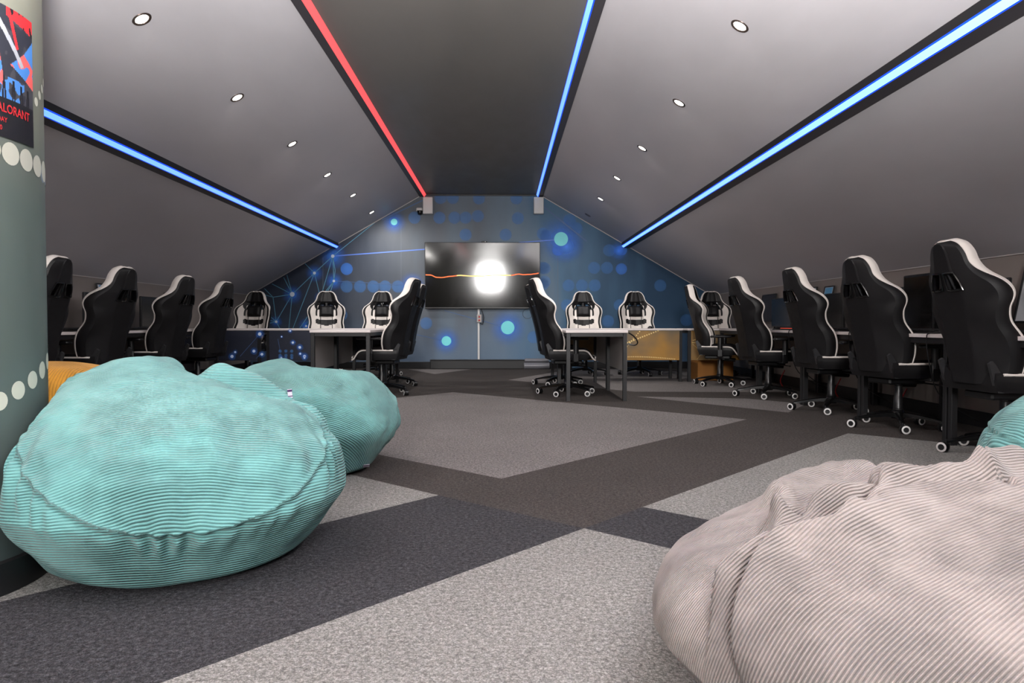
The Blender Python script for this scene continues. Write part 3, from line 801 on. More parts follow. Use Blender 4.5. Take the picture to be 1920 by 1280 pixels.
def hole(i, j):
    zc_ = (rowsz[j] + rowsz[j + 1]) / 2; uc = (us[i] + us[i + 1]) / 2
    return hz0 < zc_ < hz1 and .08 < abs(uc) < .50
chair = thing('gaming_chair', 'x', 'gaming chair', (0, 0, 0), 0, 'black and white gaming chairs')
def build_back():
    b = MB(); idx = lambda k, i, j: k * NZ * (NU + 1) + j * (NU + 1) + i
    for k in (0, 1):
        for j, z in enumerate(rowsz):
            w = Wd(z)
            for u in us: b.v.append(tuple(bk(u * w, (yf if k == 0 else yr)(u, z), z)))
    for j in range(NZ - 1):
        for i in range(NU):
            if hole(i, j): continue
            x_ = (us[i] + us[i + 1]) / 2 * Wd((rowsz[j] + rowsz[j + 1]) / 2)
            b.f.append((idx(0, i, j), idx(0, i, j + 1), idx(0, i + 1, j + 1), idx(0, i + 1, j))); b.m.append(front_mat(x_, (rowsz[j] + rowsz[j + 1]) / 2, Wd((rowsz[j] + rowsz[j + 1]) / 2)))
            b.f.append((idx(1, i, j), idx(1, i + 1, j), idx(1, i + 1, j + 1), idx(1, i, j + 1))); b.m.append(0)
    for j in range(1, NZ - 2):
        for i in range(1, NU - 1):
            if not hole(i, j): continue
            for di, dj, e in ((-1, 0, ((0, 0), (0, 1))), (1, 0, ((1, 0), (1, 1))), (0, -1, ((0, 0), (1, 0))), (0, 1, ((0, 1), (1, 1)))):
                if not hole(i + di, j + dj):
                    (a0, a1), (c0_, c1) = e
                    b.f.append((idx(0, i + a0, j + a1), idx(0, i + c0_, j + c1), idx(1, i + c0_, j + c1), idx(1, i + a0, j + a1))); b.m.append(0)
    # bottom closing row
    for i in range(NU): b.f.append((idx(0, i, 0), idx(0, i + 1, 0), idx(1, i + 1, 0), idx(1, i, 0))); b.m.append(0)
    # edge: outline runs up the left side, over the top, down the right
    out = [(-1, j) for j in range(NZ)] + [(u, NZ - 1) for u in us[1:-1]] + [(1, j) for j in range(NZ - 1, -1, -1)]
    pts2 = [Vector((u * Wd(rowsz[j]), rowsz[j])) for u, j in out]
    e = MB(); NT_ = 8
    def wf(z): return .12 + .66 * ss(.50, .73, z)
    ringsB, ringsW = [], []
    for q, (u, j) in enumerate(out):
        a_, c_ = pts2[max(0, q - 1)], pts2[min(len(out) - 1, q + 1)]; d = (c_ - a_).normalized(); nrm = Vector((-d.y, d.x))
        z = rowsz[j]; yF, yR_ = yf(u, z), yr(u, z); f = wf(z)
        def pt_(t): 
            of = .014 * math.sin(PI * min(max(t, .0), 1)) ; return bk(pts2[q].x + nrm.x * of, yF + (yR_ - yF) * t, pts2[q].y + nrm.y * of)
        def ptw(t):
            of = .014 * math.sin(PI * t) + .0035; return bk(pts2[q].x + nrm.x * of, yF + .004 + (yR_ - yF - .004) * t, pts2[q].y + nrm.y * of)
        ringsB.append([pt_(k / NT_) for k in range(NT_ + 1)]); ringsW.append([bk(pts2[q].x - nrm.x * .006, yF + .002, pts2[q].y - nrm.y * .006)] + [ptw(f * k / 5) for k in range(6)] + [pt_(f)])
    for rs, tgt in ((ringsB, b), (ringsW, e)):
        n0 = len(tgt.v); K = len(rs[0]); tgt.v += [tuple(p) for r in rs for p in r]
        for q in range(len(rs) - 1):
            for k in range(K - 1): tgt.f.append((n0 + q * K + k, n0 + q * K + k + 1, n0 + (q + 1) * K + k + 1, n0 + (q + 1) * K + k)); tgt.m.append(0)
    bo = b.build('backrest', [M['leather'], M['wleather']], chair, smooth=50)
    eo = e.build('edge_trim', M['wleather'], bo, smooth=50); eo['label'] = 'white edge band of the backrest'
    # belt slot surrounds, front and rear
    g = MB()
    for s in (-1, 1):
        for k, fn, off in ((0, yf, .003), (1, yr, -.004)):
            path = []
            for (uu, zz) in ((.085, hz0 - .004), (.20, hz0 - .006), (.34, hz0 - .006), (.50, hz0 - .004), (.51, .61), (.51, .645), (.50, hz1 + .003), (.34, hz1 + .005), (.2, hz1 + .005), (.085, hz1 + .003), (.08, .65), (.08, .62)):
                path.append(bk(s * uu * Wd(zz), fn(uu, zz) + off, zz))
            g.tube(path, .0065, 6, closed=True)
    for uu in (-.24, .24):                       # slanted ribs standing in the two slots
        g.tube([bk(uu * 1.0 * Wd(hz0), yr(uu, hz0) + .012, hz0 - .002), bk(uu * .72 * Wd(hz1), yr(uu, hz1) + .012, hz1 + .002)], .008, 6)
    g.build('belt_guide', M['gloss'], bo)
build_back()
# lumbar cushion with straps
b = MB(); zc_, NX_ = .535, 14
pts = []
for j in range(13):
    v = -1 + 2 * j / 12
    for i in range(17):
        u = -1 + 2 * i / 16; th_ = .058 * (max(0, 1 - abs(u) ** 5)) ** .5 * (max(0, 1 - abs(v) ** 4)) ** .5
        pts.append((u * .108, v * .088 + zc_, th_))
for s, y0 in ((1, 0), (-1, 0)):
    n0 = len(b.v); b.v += [tuple(bk(x_, yf(x_ / Wd(z_), z_) + .004 + (th_ if s > 0 else 0), z_)) for x_, z_, th_ in pts]
    for j in range(12):
        for i in range(16):
            q = (n0 + j * 17 + i, n0 + j * 17 + i + 1, n0 + (j + 1) * 17 + i + 1, n0 + (j + 1) * 17 + i); b.f.append(q if s > 0 else q[::-1]); b.m.append(0)
lo = b.build('lumbar_cushion', M['leather'], chair, smooth=60)
for x_ in (-.088, .088):
    b = MB(); b.tube([bk(x_, yf(x_ / Wd(z_), z_) + .006, z_) for z_ in (.14, .2, .26, .32, .38, .44, .46)], .005, 6)
    b.build('strap', M['plastic'], lo)
# seat cushion
def seat():
    b = MB(); NXs, NYs = 28, 26
    def hw(y): return .262 - .03 * ss(.0, -.25, y) - .012 * ss(.2, .28, y)
    def top(u, y):
        q = abs(u); t = .478 + .052 * ss(.52, .86, q) * ss(.30, .12, y) - .030 * ss(.86, 1.0, q)
        t -= .055 * ss(.17, .285, y) ** 1.5
        return t + .010 * (1 - q) * ss(-.25, 0, y)
    ys = [-.245 + .53 * j / NYs for j in range(NYs + 1)]
    G = {}
    for j, y_ in enumerate(ys):
        for i in range(NXs + 1):
            u = -1 + 2 * i / NXs; G[i, j] = len(b.v); yy = y_ - .03 * (u * u) * ss(.1, .285, y_); b.v.append((u * hw(y_), yy, top(u, y_)))
    H_ = {}
    for j, y_ in enumerate(ys):
        for i in range(NXs + 1):
            u = -1 + 2 * i / NXs; H_[i, j] = len(b.v); yy = y_ - .03 * (u * u) * ss(.1, .285, y_); b.v.append((u * hw(y_) * .93, yy * .95, .395 + .012 * ss(.15, .28, y_)))
    for j in range(NYs):
        for i in range(NXs):
            u = abs(-1 + 2 * (i + .5) / NXs); wht = 1 if (.70 < u < .86 and -.15 < ys[j] < .22) else 0
            b.f.append((G[i, j], G[i + 1, j], G[i + 1, j + 1], G[i, j + 1])); b.m.append(wht)
            b.f.append((H_[i, j], H_[i, j + 1], H_[i + 1, j + 1], H_[i + 1, j])); b.m.append(0)
    ring = [(i, 0) for i in range(NXs)] + [(NXs, j) for j in range(NYs)] + [(i, NYs) for i in range(NXs, 0, -1)] + [(0, j) for j in range(NYs, 0, -1)]
    mids = []
    for (i, j) in ring:
        p_, q_ = Vector(b.v[G[i, j]]), Vector(b.v[H_[i, j]]); m_ = (p_ + q_) / 2; d = Vector((m_.x, m_.y, 0)); m_ += Vector((.012 * (1 if m_.x > 0 else -1) if i in (0, NXs) else 0, .012 * (1 if j == NYs else (-1 if j == 0 else 0)), .01)); mids.append(len(b.v)); b.v.append(tuple(m_))
    n = len(ring)
    for k in range(n):
        k2 = (k + 1) % n
        b.f.append((G[ring[k]], mids[k], mids[k2], G[ring[k2]])); b.m.append(0); b.f.append((mids[k], H_[ring[k]], H_[ring[k2]], mids[k2])); b.m.append(0)
    path = [Vector(b.v[G[r]]) + Vector((0, 0, .002)) for r in [(0, j) for j in range(2, NYs + 1)] + [(i, NYs) for i in range(1, NXs + 1)] + [(NXs, j) for j in range(NYs - 1, 1, -1)]]
    so = b.build('seat', [M['leather'], M['leather']], chair, smooth=55)
    e = MB(); e.tube(path, .0085, 6); po = e.build('piping', M['wleather'], so); po['label'] = 'white piping round the seat'
seat()
b = MB(); b.box((0, -.02, .368), (.24, .32, .05), bev=.012); b.cyl((.10, .05, .36), (.30, .07, .352), .006, n=8); b.box((.315, .071, .352), (.06, .022, .012), bev=.004)
b.cyl((-.05, .02, .335), (-.05, .19, .325), .022, n=16)
b.build('tilt_mechanism', M['plastic'], chair)
b = MB(); b.lathe([(.0, .09, 0), (.034, .09, 0), (.032, .235, 0), (.029, .24, 0), (.029, .325, 0), (.0145, .326, 1), (.0145, .36, 1)], 24); b.lathe([(.036, .11), (.036, .15), (.031, .155)], 24)
b.build('gas_lift', [M['plastic'], M['chrome']], chair)
b = MB(); b.lathe([(.0, .075), (.048, .075), (.052, .09), (.050, .125), (.036, .14), (.0, .14)], 28)
SP = [R(90 + 72 * k + 18) for k in range(5)]
for a in SP:
    secs = []
    for t_, r_ in enumerate((.03, .10, .17, .24, .29, .318)):
        zt_ = [.128, .122, .112, .098, .086, .080][t_]; zb_ = [.085, .088, .082, .074, .066, .062][t_]; hw_ = [.034, .026, .022, .020, .020, .018][t_]
        d = Vector((math.cos(a), math.sin(a), 0)); n_ = Vector((-d.y, d.x, 0)); secs.append([d * r_ + n_ * hw_ + Vector((0, 0, zb_)), d * r_ + n_ * hw_ * .95 + Vector((0, 0, zt_ - .008)), d * r_ + n_ * hw_ * .5 + Vector((0, 0, zt_)), d * r_ - n_ * hw_ * .5 + Vector((0, 0, zt_)), d * r_ - n_ * hw_ * .95 + Vector((0, 0, zt_ - .008)), d * r_ - n_ * hw_ + Vector((0, 0, zb_))])
    n0 = len(b.v); b.v += [tuple(p) for s_ in secs for p in s_]
    for i in range(5):
        for k in range(6): b.f.append((n0 + i * 6 + k, n0 + i * 6 + (k + 1) % 6, n0 + (i + 1) * 6 + (k + 1) % 6, n0 + (i + 1) * 6 + k)); b.m.append(0)
    b.f.append(tuple(n0 + 30 + k for k in range(6))); b.m.append(0)
b.build('base', M['gloss'], chair, smooth=40)
# caster: twin wheels with white rings, hood and stem (one mesh, five copies)
def caster_mesh():
    b = MB(); r = .0315
    for s in (-1, 1):
        mt = Matrix.Translation((0, s * .012, r)) @ Matrix.Rotation(-s * PI / 2, 4, 'X')
        b.lathe([(.0005, -.006, 0), (r * .93, -.006, 0), (r, -.002, 0), (r, .010, 0), (r * .95, .014, 1), (r * .60, .0165, 0), (r * .55, .0145, 0), (.0005, .0145, 0)], 28, mtx=mt)
    b.lathe([(r * 1.10, -.008), (r * 1.16, -.008), (r * 1.16, .008), (r * 1.10, .008)], 28, mtx=Matrix.Translation((0, 0, r)) @ Matrix.Rotation(PI / 2, 4, 'X'))
    b.v = [tuple(v) for v in b.v]
    # keep only the upper half of the hood ring
    b.cyl((-.018, 0, .05), (-.018, 0, .08), .0075, n=12)
    return b
cb = caster_mesh(); cb.v = [(v[0], v[1], max(v[2], .0005)) for v in cb.v]
cas0 = None
for k, a in enumerate(SP):
    if cas0 is None: c_ = cas0 = cb.build('caster', [M['plastic'], M['wplastic']], chair, smooth=30)
    else: c_ = cas0.copy(); C.objects.link(c_); c_.parent = chair
    ang = a + R([140, 35, -60, 80, 200][k]) + R(20); c_.rotation_euler = (0, 0, ang)
    d = Vector((math.cos(a), math.sin(a), 0)) * .318; off = Matrix.Rotation(ang, 3, 'Z') @ Vector((.018, 0, 0)); c_.location = d + off
ped = [(-.06, .395), (-.22, .395), (-.245, .44), (-.280, .565), (-.258, .58), (-.240, .56), (-.195, .49), (-.08, .43)]
for s in (-1, 1):
    b = MB(); x0 = s * .200; b.prism([(y_, z_) for y_, z_ in ped], 'x', min(x0, x0 + s * .02), max(x0, x0 + s * .02)); b.cyl((x0, -.215, .452), (x0 + s * .028, -.215, .452), .02, n=18)
    b.build('recliner_cover', M['gplastic'], chair, smooth=30)
    b = MB(); b.box((s * .25, .03, .385), (.14, .06, .014), bev=.004); b.box((s * .318, .03, .45), (.022, .06, .14), bev=.006); b.cyl((s * .318, .03, .47), (s * .318, .03, .63), .026, .026, 18); b.cyl((s * .318, .03, .53), (s * .318, .03, .63), .03, .03, 18)
    ao = b.build('armrest', M['plastic'], chair, smooth=40)
    b = MB(); b.box((s * .318, .04, .632), (.085, .26, .028), bev=.012); b.build('arm_pad', M['plastic'], ao, smooth=50)

chairs_done = [False]
def place_chair(x, y, face, label):
    """face = direction the sitter looks, degrees (0 = +X, 90 = +Y)"""
    rz = R(face - 90)
    if not chairs_done[0]:
        chairs_done[0] = True; chair.location = (x, y, 0); chair.rotation_euler = (0, 0, rz); chair['label'] = label; return chair
    return dup(chair, (x, y, 0), rz, label)
RR = 'black gaming chair with white edging, %s in the row along the right wall'
for i, (x, y, f) in enumerate(((3.06, 4.30, 4), (3.02, 5.40, 12), (2.99, 6.45, 3), (2.89, 7.72, 5), (2.80, 9.16, -22))):
    place_chair(x, y, f, RR % ['nearest', 'second nearest', 'third nearest', 'fourth nearest', 'farthest'][i])
LR = 'black gaming chair with white edging, %s in the left wall row'
for i, (x, y, f) in enumerate(((-3.68, 5.38, 180), (-3.72, 6.45, 172), (-3.70, 7.62, 172), (-3.70, 8.72, 172))):
    place_chair(x, y, f, LR % ['nearest, beside the column', 'second nearest', 'third nearest', 'farthest'][i])
place_chair(-1.36, 8.05, 172, 'black gaming chair side on at the near end of the left island desks')
place_chair(-1.42, 9.20, 178, 'black gaming chair at the far end of the left island desks, behind another')
place_chair(.74, 8.00, 4, 'black gaming chair side on at the near end of the right island desks')
place_chair(.74, 9.22, 2, 'black gaming chair at the far end of the right island desks, behind another')
for x, y, f, lab in ((1.27, 10.92, -90, 'white and black chair facing out behind the back desks, first right of the television'), (2.10, 10.92, -88, 'white and black chair facing out behind the back desks, second right of the television'),
                     (3.24, 10.85, -96, 'white and black chair facing out in the far right corner of the room'), (-1.90, 10.95, -92, 'white and black chair facing out behind the back desks, first left of the television'),
                     (-2.68, 10.9, -78, 'white and black chair facing out behind the back desks, second left of the television'), (-3.90, 10.95, -95, 'white and black chair facing out in the far left corner of the room')):
    place_chair(x, y, f, lab)

# ------------------------------------------------------------------ desks
DZ = .725
def desk(name_label, x0, x1, y0, y1, group, panel=None, pm='panel_grey', deco=None):
    """panel = 'x0','x1','y0' : the side that carries a modesty panel"""
    t = thing('desk', name_label, 'desk', ((x0 + x1) / 2, (y0 + y1) / 2, 0), 0, group)
    w, d = x1 - x0, y1 - y0
    b = MB(); b.box((0, 0, DZ - .0125), (w - .004, d - .004, .025), bev=.002); b.build('top', M['desk_top'], t)
    lx, ly = w / 2 - .03, d / 2 - .03
    leg0 = None
    for sx in (-1, 1):
        for sy in (-1, 1):
            if leg0 is None:
                b = MB(); b.box((0, 0, (DZ - .028) / 2), (.04, .04, DZ - .028), bev=.002); b.box((0, 0, .004), (.042, .042, .008), bev=.001); leg0 = b.build('leg', M['steel'], t); o = leg0
            else: o = leg0.copy(); C.objects.link(o); o.parent = t
            o.location = (sx * lx, sy * ly, 0)
    b = MB(); zr = DZ - .026 - .02
    for sx in (-1, 1): b.box((sx * lx, 0, zr), (.03, 2 * ly - .04, .038), bev=.002)
    for sy in (-1, 1): b.box((0, sy * ly, zr), (2 * lx - .04, .03, .038), bev=.002)
    b.build('frame', M['steel'], t)
    if panel:
        b = MB(); z0, z1 = .295, DZ - .03
        uvs2 = {}
        mats = [M[pm], M['panel_grey']]
        if panel in ('x0', 'x1'):
            s = -1 if panel == 'x0' else 1; b.box((s * (w / 2 - .009), 0, (z0 + z1) / 2), (.016, d - .11, z1 - z0), bev=.001)
        else:
            b.box((0, -d / 2 + .009, (z0 + z1) / 2), (w - .10, .016, z1 - z0), bev=.001)
            if deco:
                mats = deco(b, w, d, z0, z1, mats, uvs2)
        po = b.build('modesty_panel', mats, t, smooth=0, fix=not uvs2)
        if uvs2: disc_uv(po, uvs2)
    return t
RWX0, RWX1 = 2.92, XC + HK - .03
jr = [3.52, 4.66, 5.80, 6.94, 8.16, 9.60]
for i in range(5): desk('white topped black steel desk, %s along the right wall' % ['nearest', 'second', 'third', 'fourth', 'last'][i], RWX0, RWX1, jr[i], jr[i + 1], 'desks along the right wall')
LWX1, LWX0 = 2 * XC - RWX0, XC - HK + .03
jl = [4.66, 5.80, 6.94, 8.16, 9.30]
for i in range(4): desk('white topped black steel desk, %s along the left wall' % ['nearest', 'second', 'third', 'last'][i], LWX0, LWX1, jl[i], jl[i + 1], 'desks along the left wall')
# islands: two desks end to end, panel on the outer side
desk('white island desk with grey side panel, near right of the aisle', .645, 1.285, 7.28, 8.48, 'right island desks', 'x1')
desk('white island desk with grey side panel, far right of the aisle', .645, 1.285, 8.48, 9.66, 'right island desks', 'x1')
desk('white island desk with grey side panel, near left of the aisle', -2.025, -1.385, 7.52, 8.60, 'left island desks', 'x0')
desk('white island desk with grey side panel, far left of the aisle', -2.025, -1.385, 8.60, 9.66, 'left island desks', 'x0')
def deco_gold(which):
    def f(b, w, d, z0, z1, mats, uvs2):
        y_ = -d / 2 + .0005; U, V = Vector((1, 0, 0)), Vector((0, 0, 1))
        x0_, x1_ = -w / 2 + .05, w / 2 - .05
        if which == 0:
            def dots(p, q, n, r0, r1, bow=0):
                for k in range(n):
                    t_ = k / (n - 1); disc(b, Vector((p[0] + (q[0] - p[0]) * t_, y_ - .0005 * (k % 2 + 1), p[1] + (q[1] - p[1]) * t_ + bow * math.sin(PI * t_))), U, V, r0 + (r1 - r0) * t_, 1, 12, {})
            dots((-.28, z0 + .11), (.47, z1 - .0), 26, .016, .009); dots((-.10, z0 + .01), (.22, z1 - .01), 16, .009, .009); dots((-.35, z0 + .02), (.70, z0 + .015), 44, .009, .008, .03)
        else:
            def ln(p, q, wd):
                a, c = Vector((p[0], y_, p[1])), Vector((q[0], y_, q[1])); dd = (c - a).normalized(); n = Vector((-dd.z, 0, dd.x)) * wd / 2; b.add([a + n, c + n, c - n, a - n], [(0, 1, 2, 3)], 1)
            ln((x0_ + .02, z1 - .13), (x0_ + .16, z1 - .09), .008); pr = None
            for k in range(12):
                t_ = k / 11; pnt = (x0_ + .01 + .55 * t_, z0 + .24 - .22 * t_ * t_)
                if pr: ln(pr, pnt, .007)
                pr = pnt
            ln((x0_ + .02, z0 + .22), (x0_ + .25, z0 + .01), .004); ln((x0_ + .08, z0 + .01), (x0_ + .22, z0 + .2), .004)
        return [M['panel_gold'], M['gold_dot']]
    return f
def deco_navy(spots, lines):
    def f(b, w, d, z0, z1, mats, uvs2):
        y_ = -d / 2 + .0005; U, V = Vector((1, 0, 0)), Vector((0, 0, 1))
        for k, (x, z, r, kind) in enumerate(spots):
            disc(b, Vector((x, y_ - .0004 - .00005 * k, z)), U, V, r, kind, 20, uvs2)
        for p, q in lines:
            a, c = Vector((p[0], y_ - .0002, p[1])), Vector((q[0], y_ - .0002, q[1])); dd = (c - a).normalized(); n = Vector((-dd.z, 0, dd.x)) * .003; b.add([a + n, c + n, c - n, a - n], [(0, 1, 2, 3)], 4)
        return [M['panel_navy'], M['glow_blue'], M['disc_blue'], M['dot_white'], M['line_faint']]
    return f
YD0, YD1 = 9.69, 10.33
desk('white back desk with gold dotted front panel, right of the aisle', .83, 2.46, YD0, YD1, 'back desks', 'y0', 'panel_gold', deco_gold(0))
desk('white back desk with gold lined front panel, in the far right corner', 2.52, 3.66, YD0, YD1, 'back desks', 'y0', 'panel_gold', deco_gold(1))
def wp(px, py, cx): p = on_depth(px, py, YD0); return (p.x - cx, p.z)
cA, cB = (-3.20 - 1.57) / 2, (-4.40 - 3.26) / 2
sB = []; 
for px, py, r in ((544, 620, 10), (528, 631, 7), (549, 642, 12), (562, 651, 14), (563, 663, 10), (571, 668, 16), (527, 674, 12), (571, 678, 10)):
    x_, z_ = wp(px, py, cA); z_ = max(.33, z_); sB += [(x_, z_, r * .0042, 1), (x_, z_, r * .0013, 3)]
for i in range(3):
    for j in range(3): x_, z_ = wp(525 + 11 * i, 662 + 8 * j - 4, cA); sB.append((x_, max(z_, .33), .022, 2))
sA = []
for px, py, r in ((487, 626, 18), (476, 658, 15), (491, 664, 14), (435, 668, 16), (441, 660, 10)):
    x_, z_ = wp(px, py, cB); sA += [(x_, z_, r * .0042, 1), (x_, z_, r * .0013, 3)]
desk('white back desk with navy dotted front panel, left of the aisle', -3.20, -1.57, YD0, YD1, 'back desks', 'y0', 'panel_navy', deco_navy(sB, [(wp(521, 635, cA), wp(528, 672, cA))]))
desk('white back desk with navy front panel, in the far left corner', -4.40, -3.26, YD0, YD1, 'back desks', 'y0', 'panel_navy', deco_navy(sA, [(wp(487, 626, cB), wp(450, 668, cB)), (wp(492, 660, cB), wp(480, 672, cB))]))

# ------------------------------------------------------------------ things on the desks
def monitor_parts(t, w=.615, h=.365):
    """screen faces -Y locally; origin on the desk"""
    b = MB(); b.box((0, 0, .375 - h / 2 + .01), (w, .03, h), bev=.006); b.hull([(sx * .2, y_, .195 + .13 * sz) for sx in (-1, 1) for y_, k in ((.014, 1), (.05, .7)) for sz in (-k, k)]); b.build('housing', M['plastic'], t)
    b = MB(); b.box((0, -.0155, .375 - h / 2 + .014), (w - .02, .002, h - .03), bev=.0005); b.build('screen', M['screen'], t)
    b = MB(); b.box((0, .05, .10), (.05, .02, .2), bev=.004); b.box((0, .02, .006), (.24, .18, .012), bev=.005); b.build('stand', M['plastic'], t)
mon0 = None
def monitor(x, y, face, label):
    global mon0
    rz = R(face + 90)
    if mon0 is None:
        mon0 = thing('monitor', label, 'monitor', (x, y, DZ), rz, 'desk monitors'); monitor_parts(mon0)
    else: dup(mon0, (x, y, DZ), rz, label)
for i, y in enumerate((4.20, 5.11, 6.30, 7.46, 8.75)): monitor(3.44, y, 180, 'black monitor on the %s desk along the right wall' % ['nearest', 'second', 'third', 'fourth', 'last'][i])
for i, y in enumerate((5.23, 6.40, 7.50, 8.62)): monitor(-4.18, y, 0, 'black monitor on the %s desk along the left wall' % ['nearest', 'second', 'third', 'last'][i])
t = thing('computer_tower', 'tall black computer case on the second desk along the right wall', 'computer', (3.42, 5.66, DZ))
b = MB(); b.box((0, 0, .235), (.22, .42, .46), bev=.008); b.box((0, 0, .003), (.2, .38, .006)); b.build('case', M['plastic'], t)
b = MB(); b.box((-.1115, 0, .24), (.003, .38, .41), bev=.0005); b.build('side_panel', M['gloss'], t)
b = MB(); b.box((0, -.2115, .24), (.2, .004, .42), bev=.001); b.build('front_panel', M['gloss'], t)
key0 = None
def keyboard(x, y, face, label, red):
    t = thing('keyboard', label, 'keyboard', (x, y, DZ), R(face + 90), 'keyboards on the side desks')
    b = MB(); b.hull([(sx * .22, y_, z_) for sx in (-1, 1) for y_, z_ in ((-.07, 0), (.07, 0), (-.07, .014), (.07, .026))]); b.build('case', M['plastic'], t)
    b = MB()
    for r_ in range(5):
        for k in range(15): b.box((-.196 + k * .028, -.052 + r_ * .026, .022 + r_ * .0022), (.022, .02, .008), 0, .002)
    if red:
        for r_ in range(5): b.box((0, -.039 + r_ * .026 - .026, .0195 + r_ * .0022), (.42, .004, .004), 1, .0005)
    b.build('keycap', [M['plastic'], M['keyred']], t)
for x, y, f, lab, red in ((3.10, 4.25, 180, 'black keyboard on the nearest right wall desk', 0), (3.10, 5.20, 180, 'black keyboard on the second right wall desk', 0), (3.10, 6.3, 180, 'black keyboard on the third right wall desk', 0), (3.08, 7.5, 180, 'black keyboard with red glowing keys on the fourth right wall desk', 1),
                     (-3.84, 6.4, 0, 'black keyboard on the second left wall desk', 0), (-3.84, 7.5, 0, 'black keyboard on the third left wall desk', 0), (-3.84, 5.25, 0, 'black keyboard on the nearest left wall desk', 0)): keyboard(x, y, f, lab, red)
def mouse(x, y, rz, label, lit):
    t = thing('computer_mouse', label, 'mouse', (x, y, DZ), rz, 'computer mice')
    b = MB(); pts = []
    for i in range(9):
        v = -1 + 2 * i / 8
        for k in range(9):
            a = PI * k / 8; w = .031 * (1 - v**4) ** .5 + .002; pts.append((w * math.cos(a), v * .058, .036 * (1 - .55 * v * v - .15 * v) * math.sin(a) * (1 - v**6)))
    b.hull(pts); b.build('shell', M['plastic'], t, smooth=60)
    b = MB(); b.cyl((-.004, .03, .026), (.004, .03, .026), .010, n=14); b.build('scroll_wheel', M['keyblue'] if lit else M['gloss'], t)
mouse(3.08, 5.70 - .26, R(90), 'black mouse with blue glowing wheel on the second right wall desk', 1)
mouse(3.06, 7.92, R(90), 'black mouse at the far end of the fourth right wall desk', 0)
mouse(-3.82, 6.86, R(-90), 'black mouse on the second left wall desk', 0)
mouse(-3.80, 9.86, 0, 'black mouse on the far left corner desk', 0)
mouse(2.05, 9.90, 0, 'black mouse on the right back desk with dotted panel', 0)
# red and black headset hung over a monitor
t = thing('headset', 'red and black headset hooked over the second left wall monitor', 'headset', (-4.17, 6.54, DZ + .385))
b = MB(); path = [(0, .088 * math.cos(R(a)), .0 + .10 * math.sin(R(a)) ) for a in range(-15, 196, 10)]
b.tube(path, .011, 8); 
for i, f in enumerate(b.f): b.m[i] = 0
hb = b.build('headband', M['red'], t)
b = MB(); b.tube(path[:5], .0125, 8); b.tube(path[-5:], .0125, 8); b.tube(path[9:13], .0122, 8); b.build('band_cover', M['plastic'], hb)
for s in (-1, 1):
    b = MB(); b.cyl((0, s * .078, -.035), (0, s * .112, -.035), .040, .036, 22); b.cyl((0, s * .066, -.035), (0, s * .08, -.035), .036, .040, 22); b.build('ear_cup', M['plastic'], t)
# framed posters leaning on the low walls
def leaning(xb, xt, y, w, h, zb, label, prints):
    """frame leaning from (xb, zb) back to xt against the wall"""
    t = thing('framed_poster', label, 'framed poster', (xb, y, zb), 0, 'framed posters leaning on the low walls')
    s = 1 if xt > xb else -1; lean = math.atan2(abs(xt - xb), h)
    MT = Matrix.Rotation(s * lean, 4, 'Y')
    b = MB()
    for yy in (-w / 2, w / 2): b.box((0, yy, h / 2), (.014, .014, h), bev=.001)
    for zz in (.007, h - .007): b.box((0, 0, zz), (.014, w, .014), bev=.001)
    b.box((s * .004, 0, h / 2), (.004, w - .01, h - .01), bev=0); b.v = [tuple(MT @ Vector(v)) for v in b.v]; b.build('frame', M['black_trim'], t)
    b = MB(); b.box((-s * .001, 0, h / 2), (.004, w - .024, h - .024), 0, bev=0)
    for (y0, z0, y1, z1, mi) in prints: b.box((-s * .0035, (y0 + y1) / 2 * w, (z0 + z1) / 2 * h), (.0014, abs(y1 - y0) * w, abs(z1 - z0) * h), mi, bev=0)
    b.v = [tuple(MT @ Vector(v)) for v in b.v]; b.build('print', [M['paper'], M['paper_red'], M['paper_blue'], M['ink']], t)
WLX, WRX = XC - HK, XC + HK
txt = [(-.3, .9, .2, .91, 3), (-.35, .16, -.1, .17, 3), (.05, .08, .3, .1, 3)]
leaning(WRX - .115, WRX - .03, 4.80, .30, .42, .80, 'white framed poster with blue print on the right wall by the nearest chair', [(-.40, .45, .05, .7, 2), (-.3, .33, .1, .36, 3), (-.25, .28, -.05, .3, 3), (-.35, .22, .2, .25, 3)])
leaning(WRX - .10, WRX - .03, 7.95, .22, .36, .86, 'small dark framed blue notice leaning on the right wall', [(-.4, .5, .4, .95, 2), (-.3, .1, .3, .12, 3)])
leaning(WRX - .115, WRX - .03, 8.42, .30, .45, .78, 'white sheet in a frame leaning on the right wall past the blue notice', txt)
leaning(WRX - .10, WRX - .03, 9.75, .50, .38, .82, 'wide dark framed notice on the right wall by the far corner', [(-.47, .03, .47, .97, 3)])
leaning(WLX + .13, WLX + .03, 6.93, .30, .45, .80, 'framed white poster with a red block on the left wall', [(-.3, .45, .42, .68, 1), (-.3, .86, .3, .88, 3), (-.25, .78, .1, .8, 3), (.2, .06, .4, .1, 3)])
leaning(WLX + .11, WLX + .03, 8.02, .42, .40, .84, 'framed white notice on the left wall behind the second chair', [(-.4, .75, .4, .95, 2), (-.3, .4, .3, .42, 3)])
leaning(WLX + .10, WLX + .03, 9.55, .36, .36, .84, 'framed pale blue notice on the left wall behind the third chair', [(-.45, .05, .45, .93, 2)])

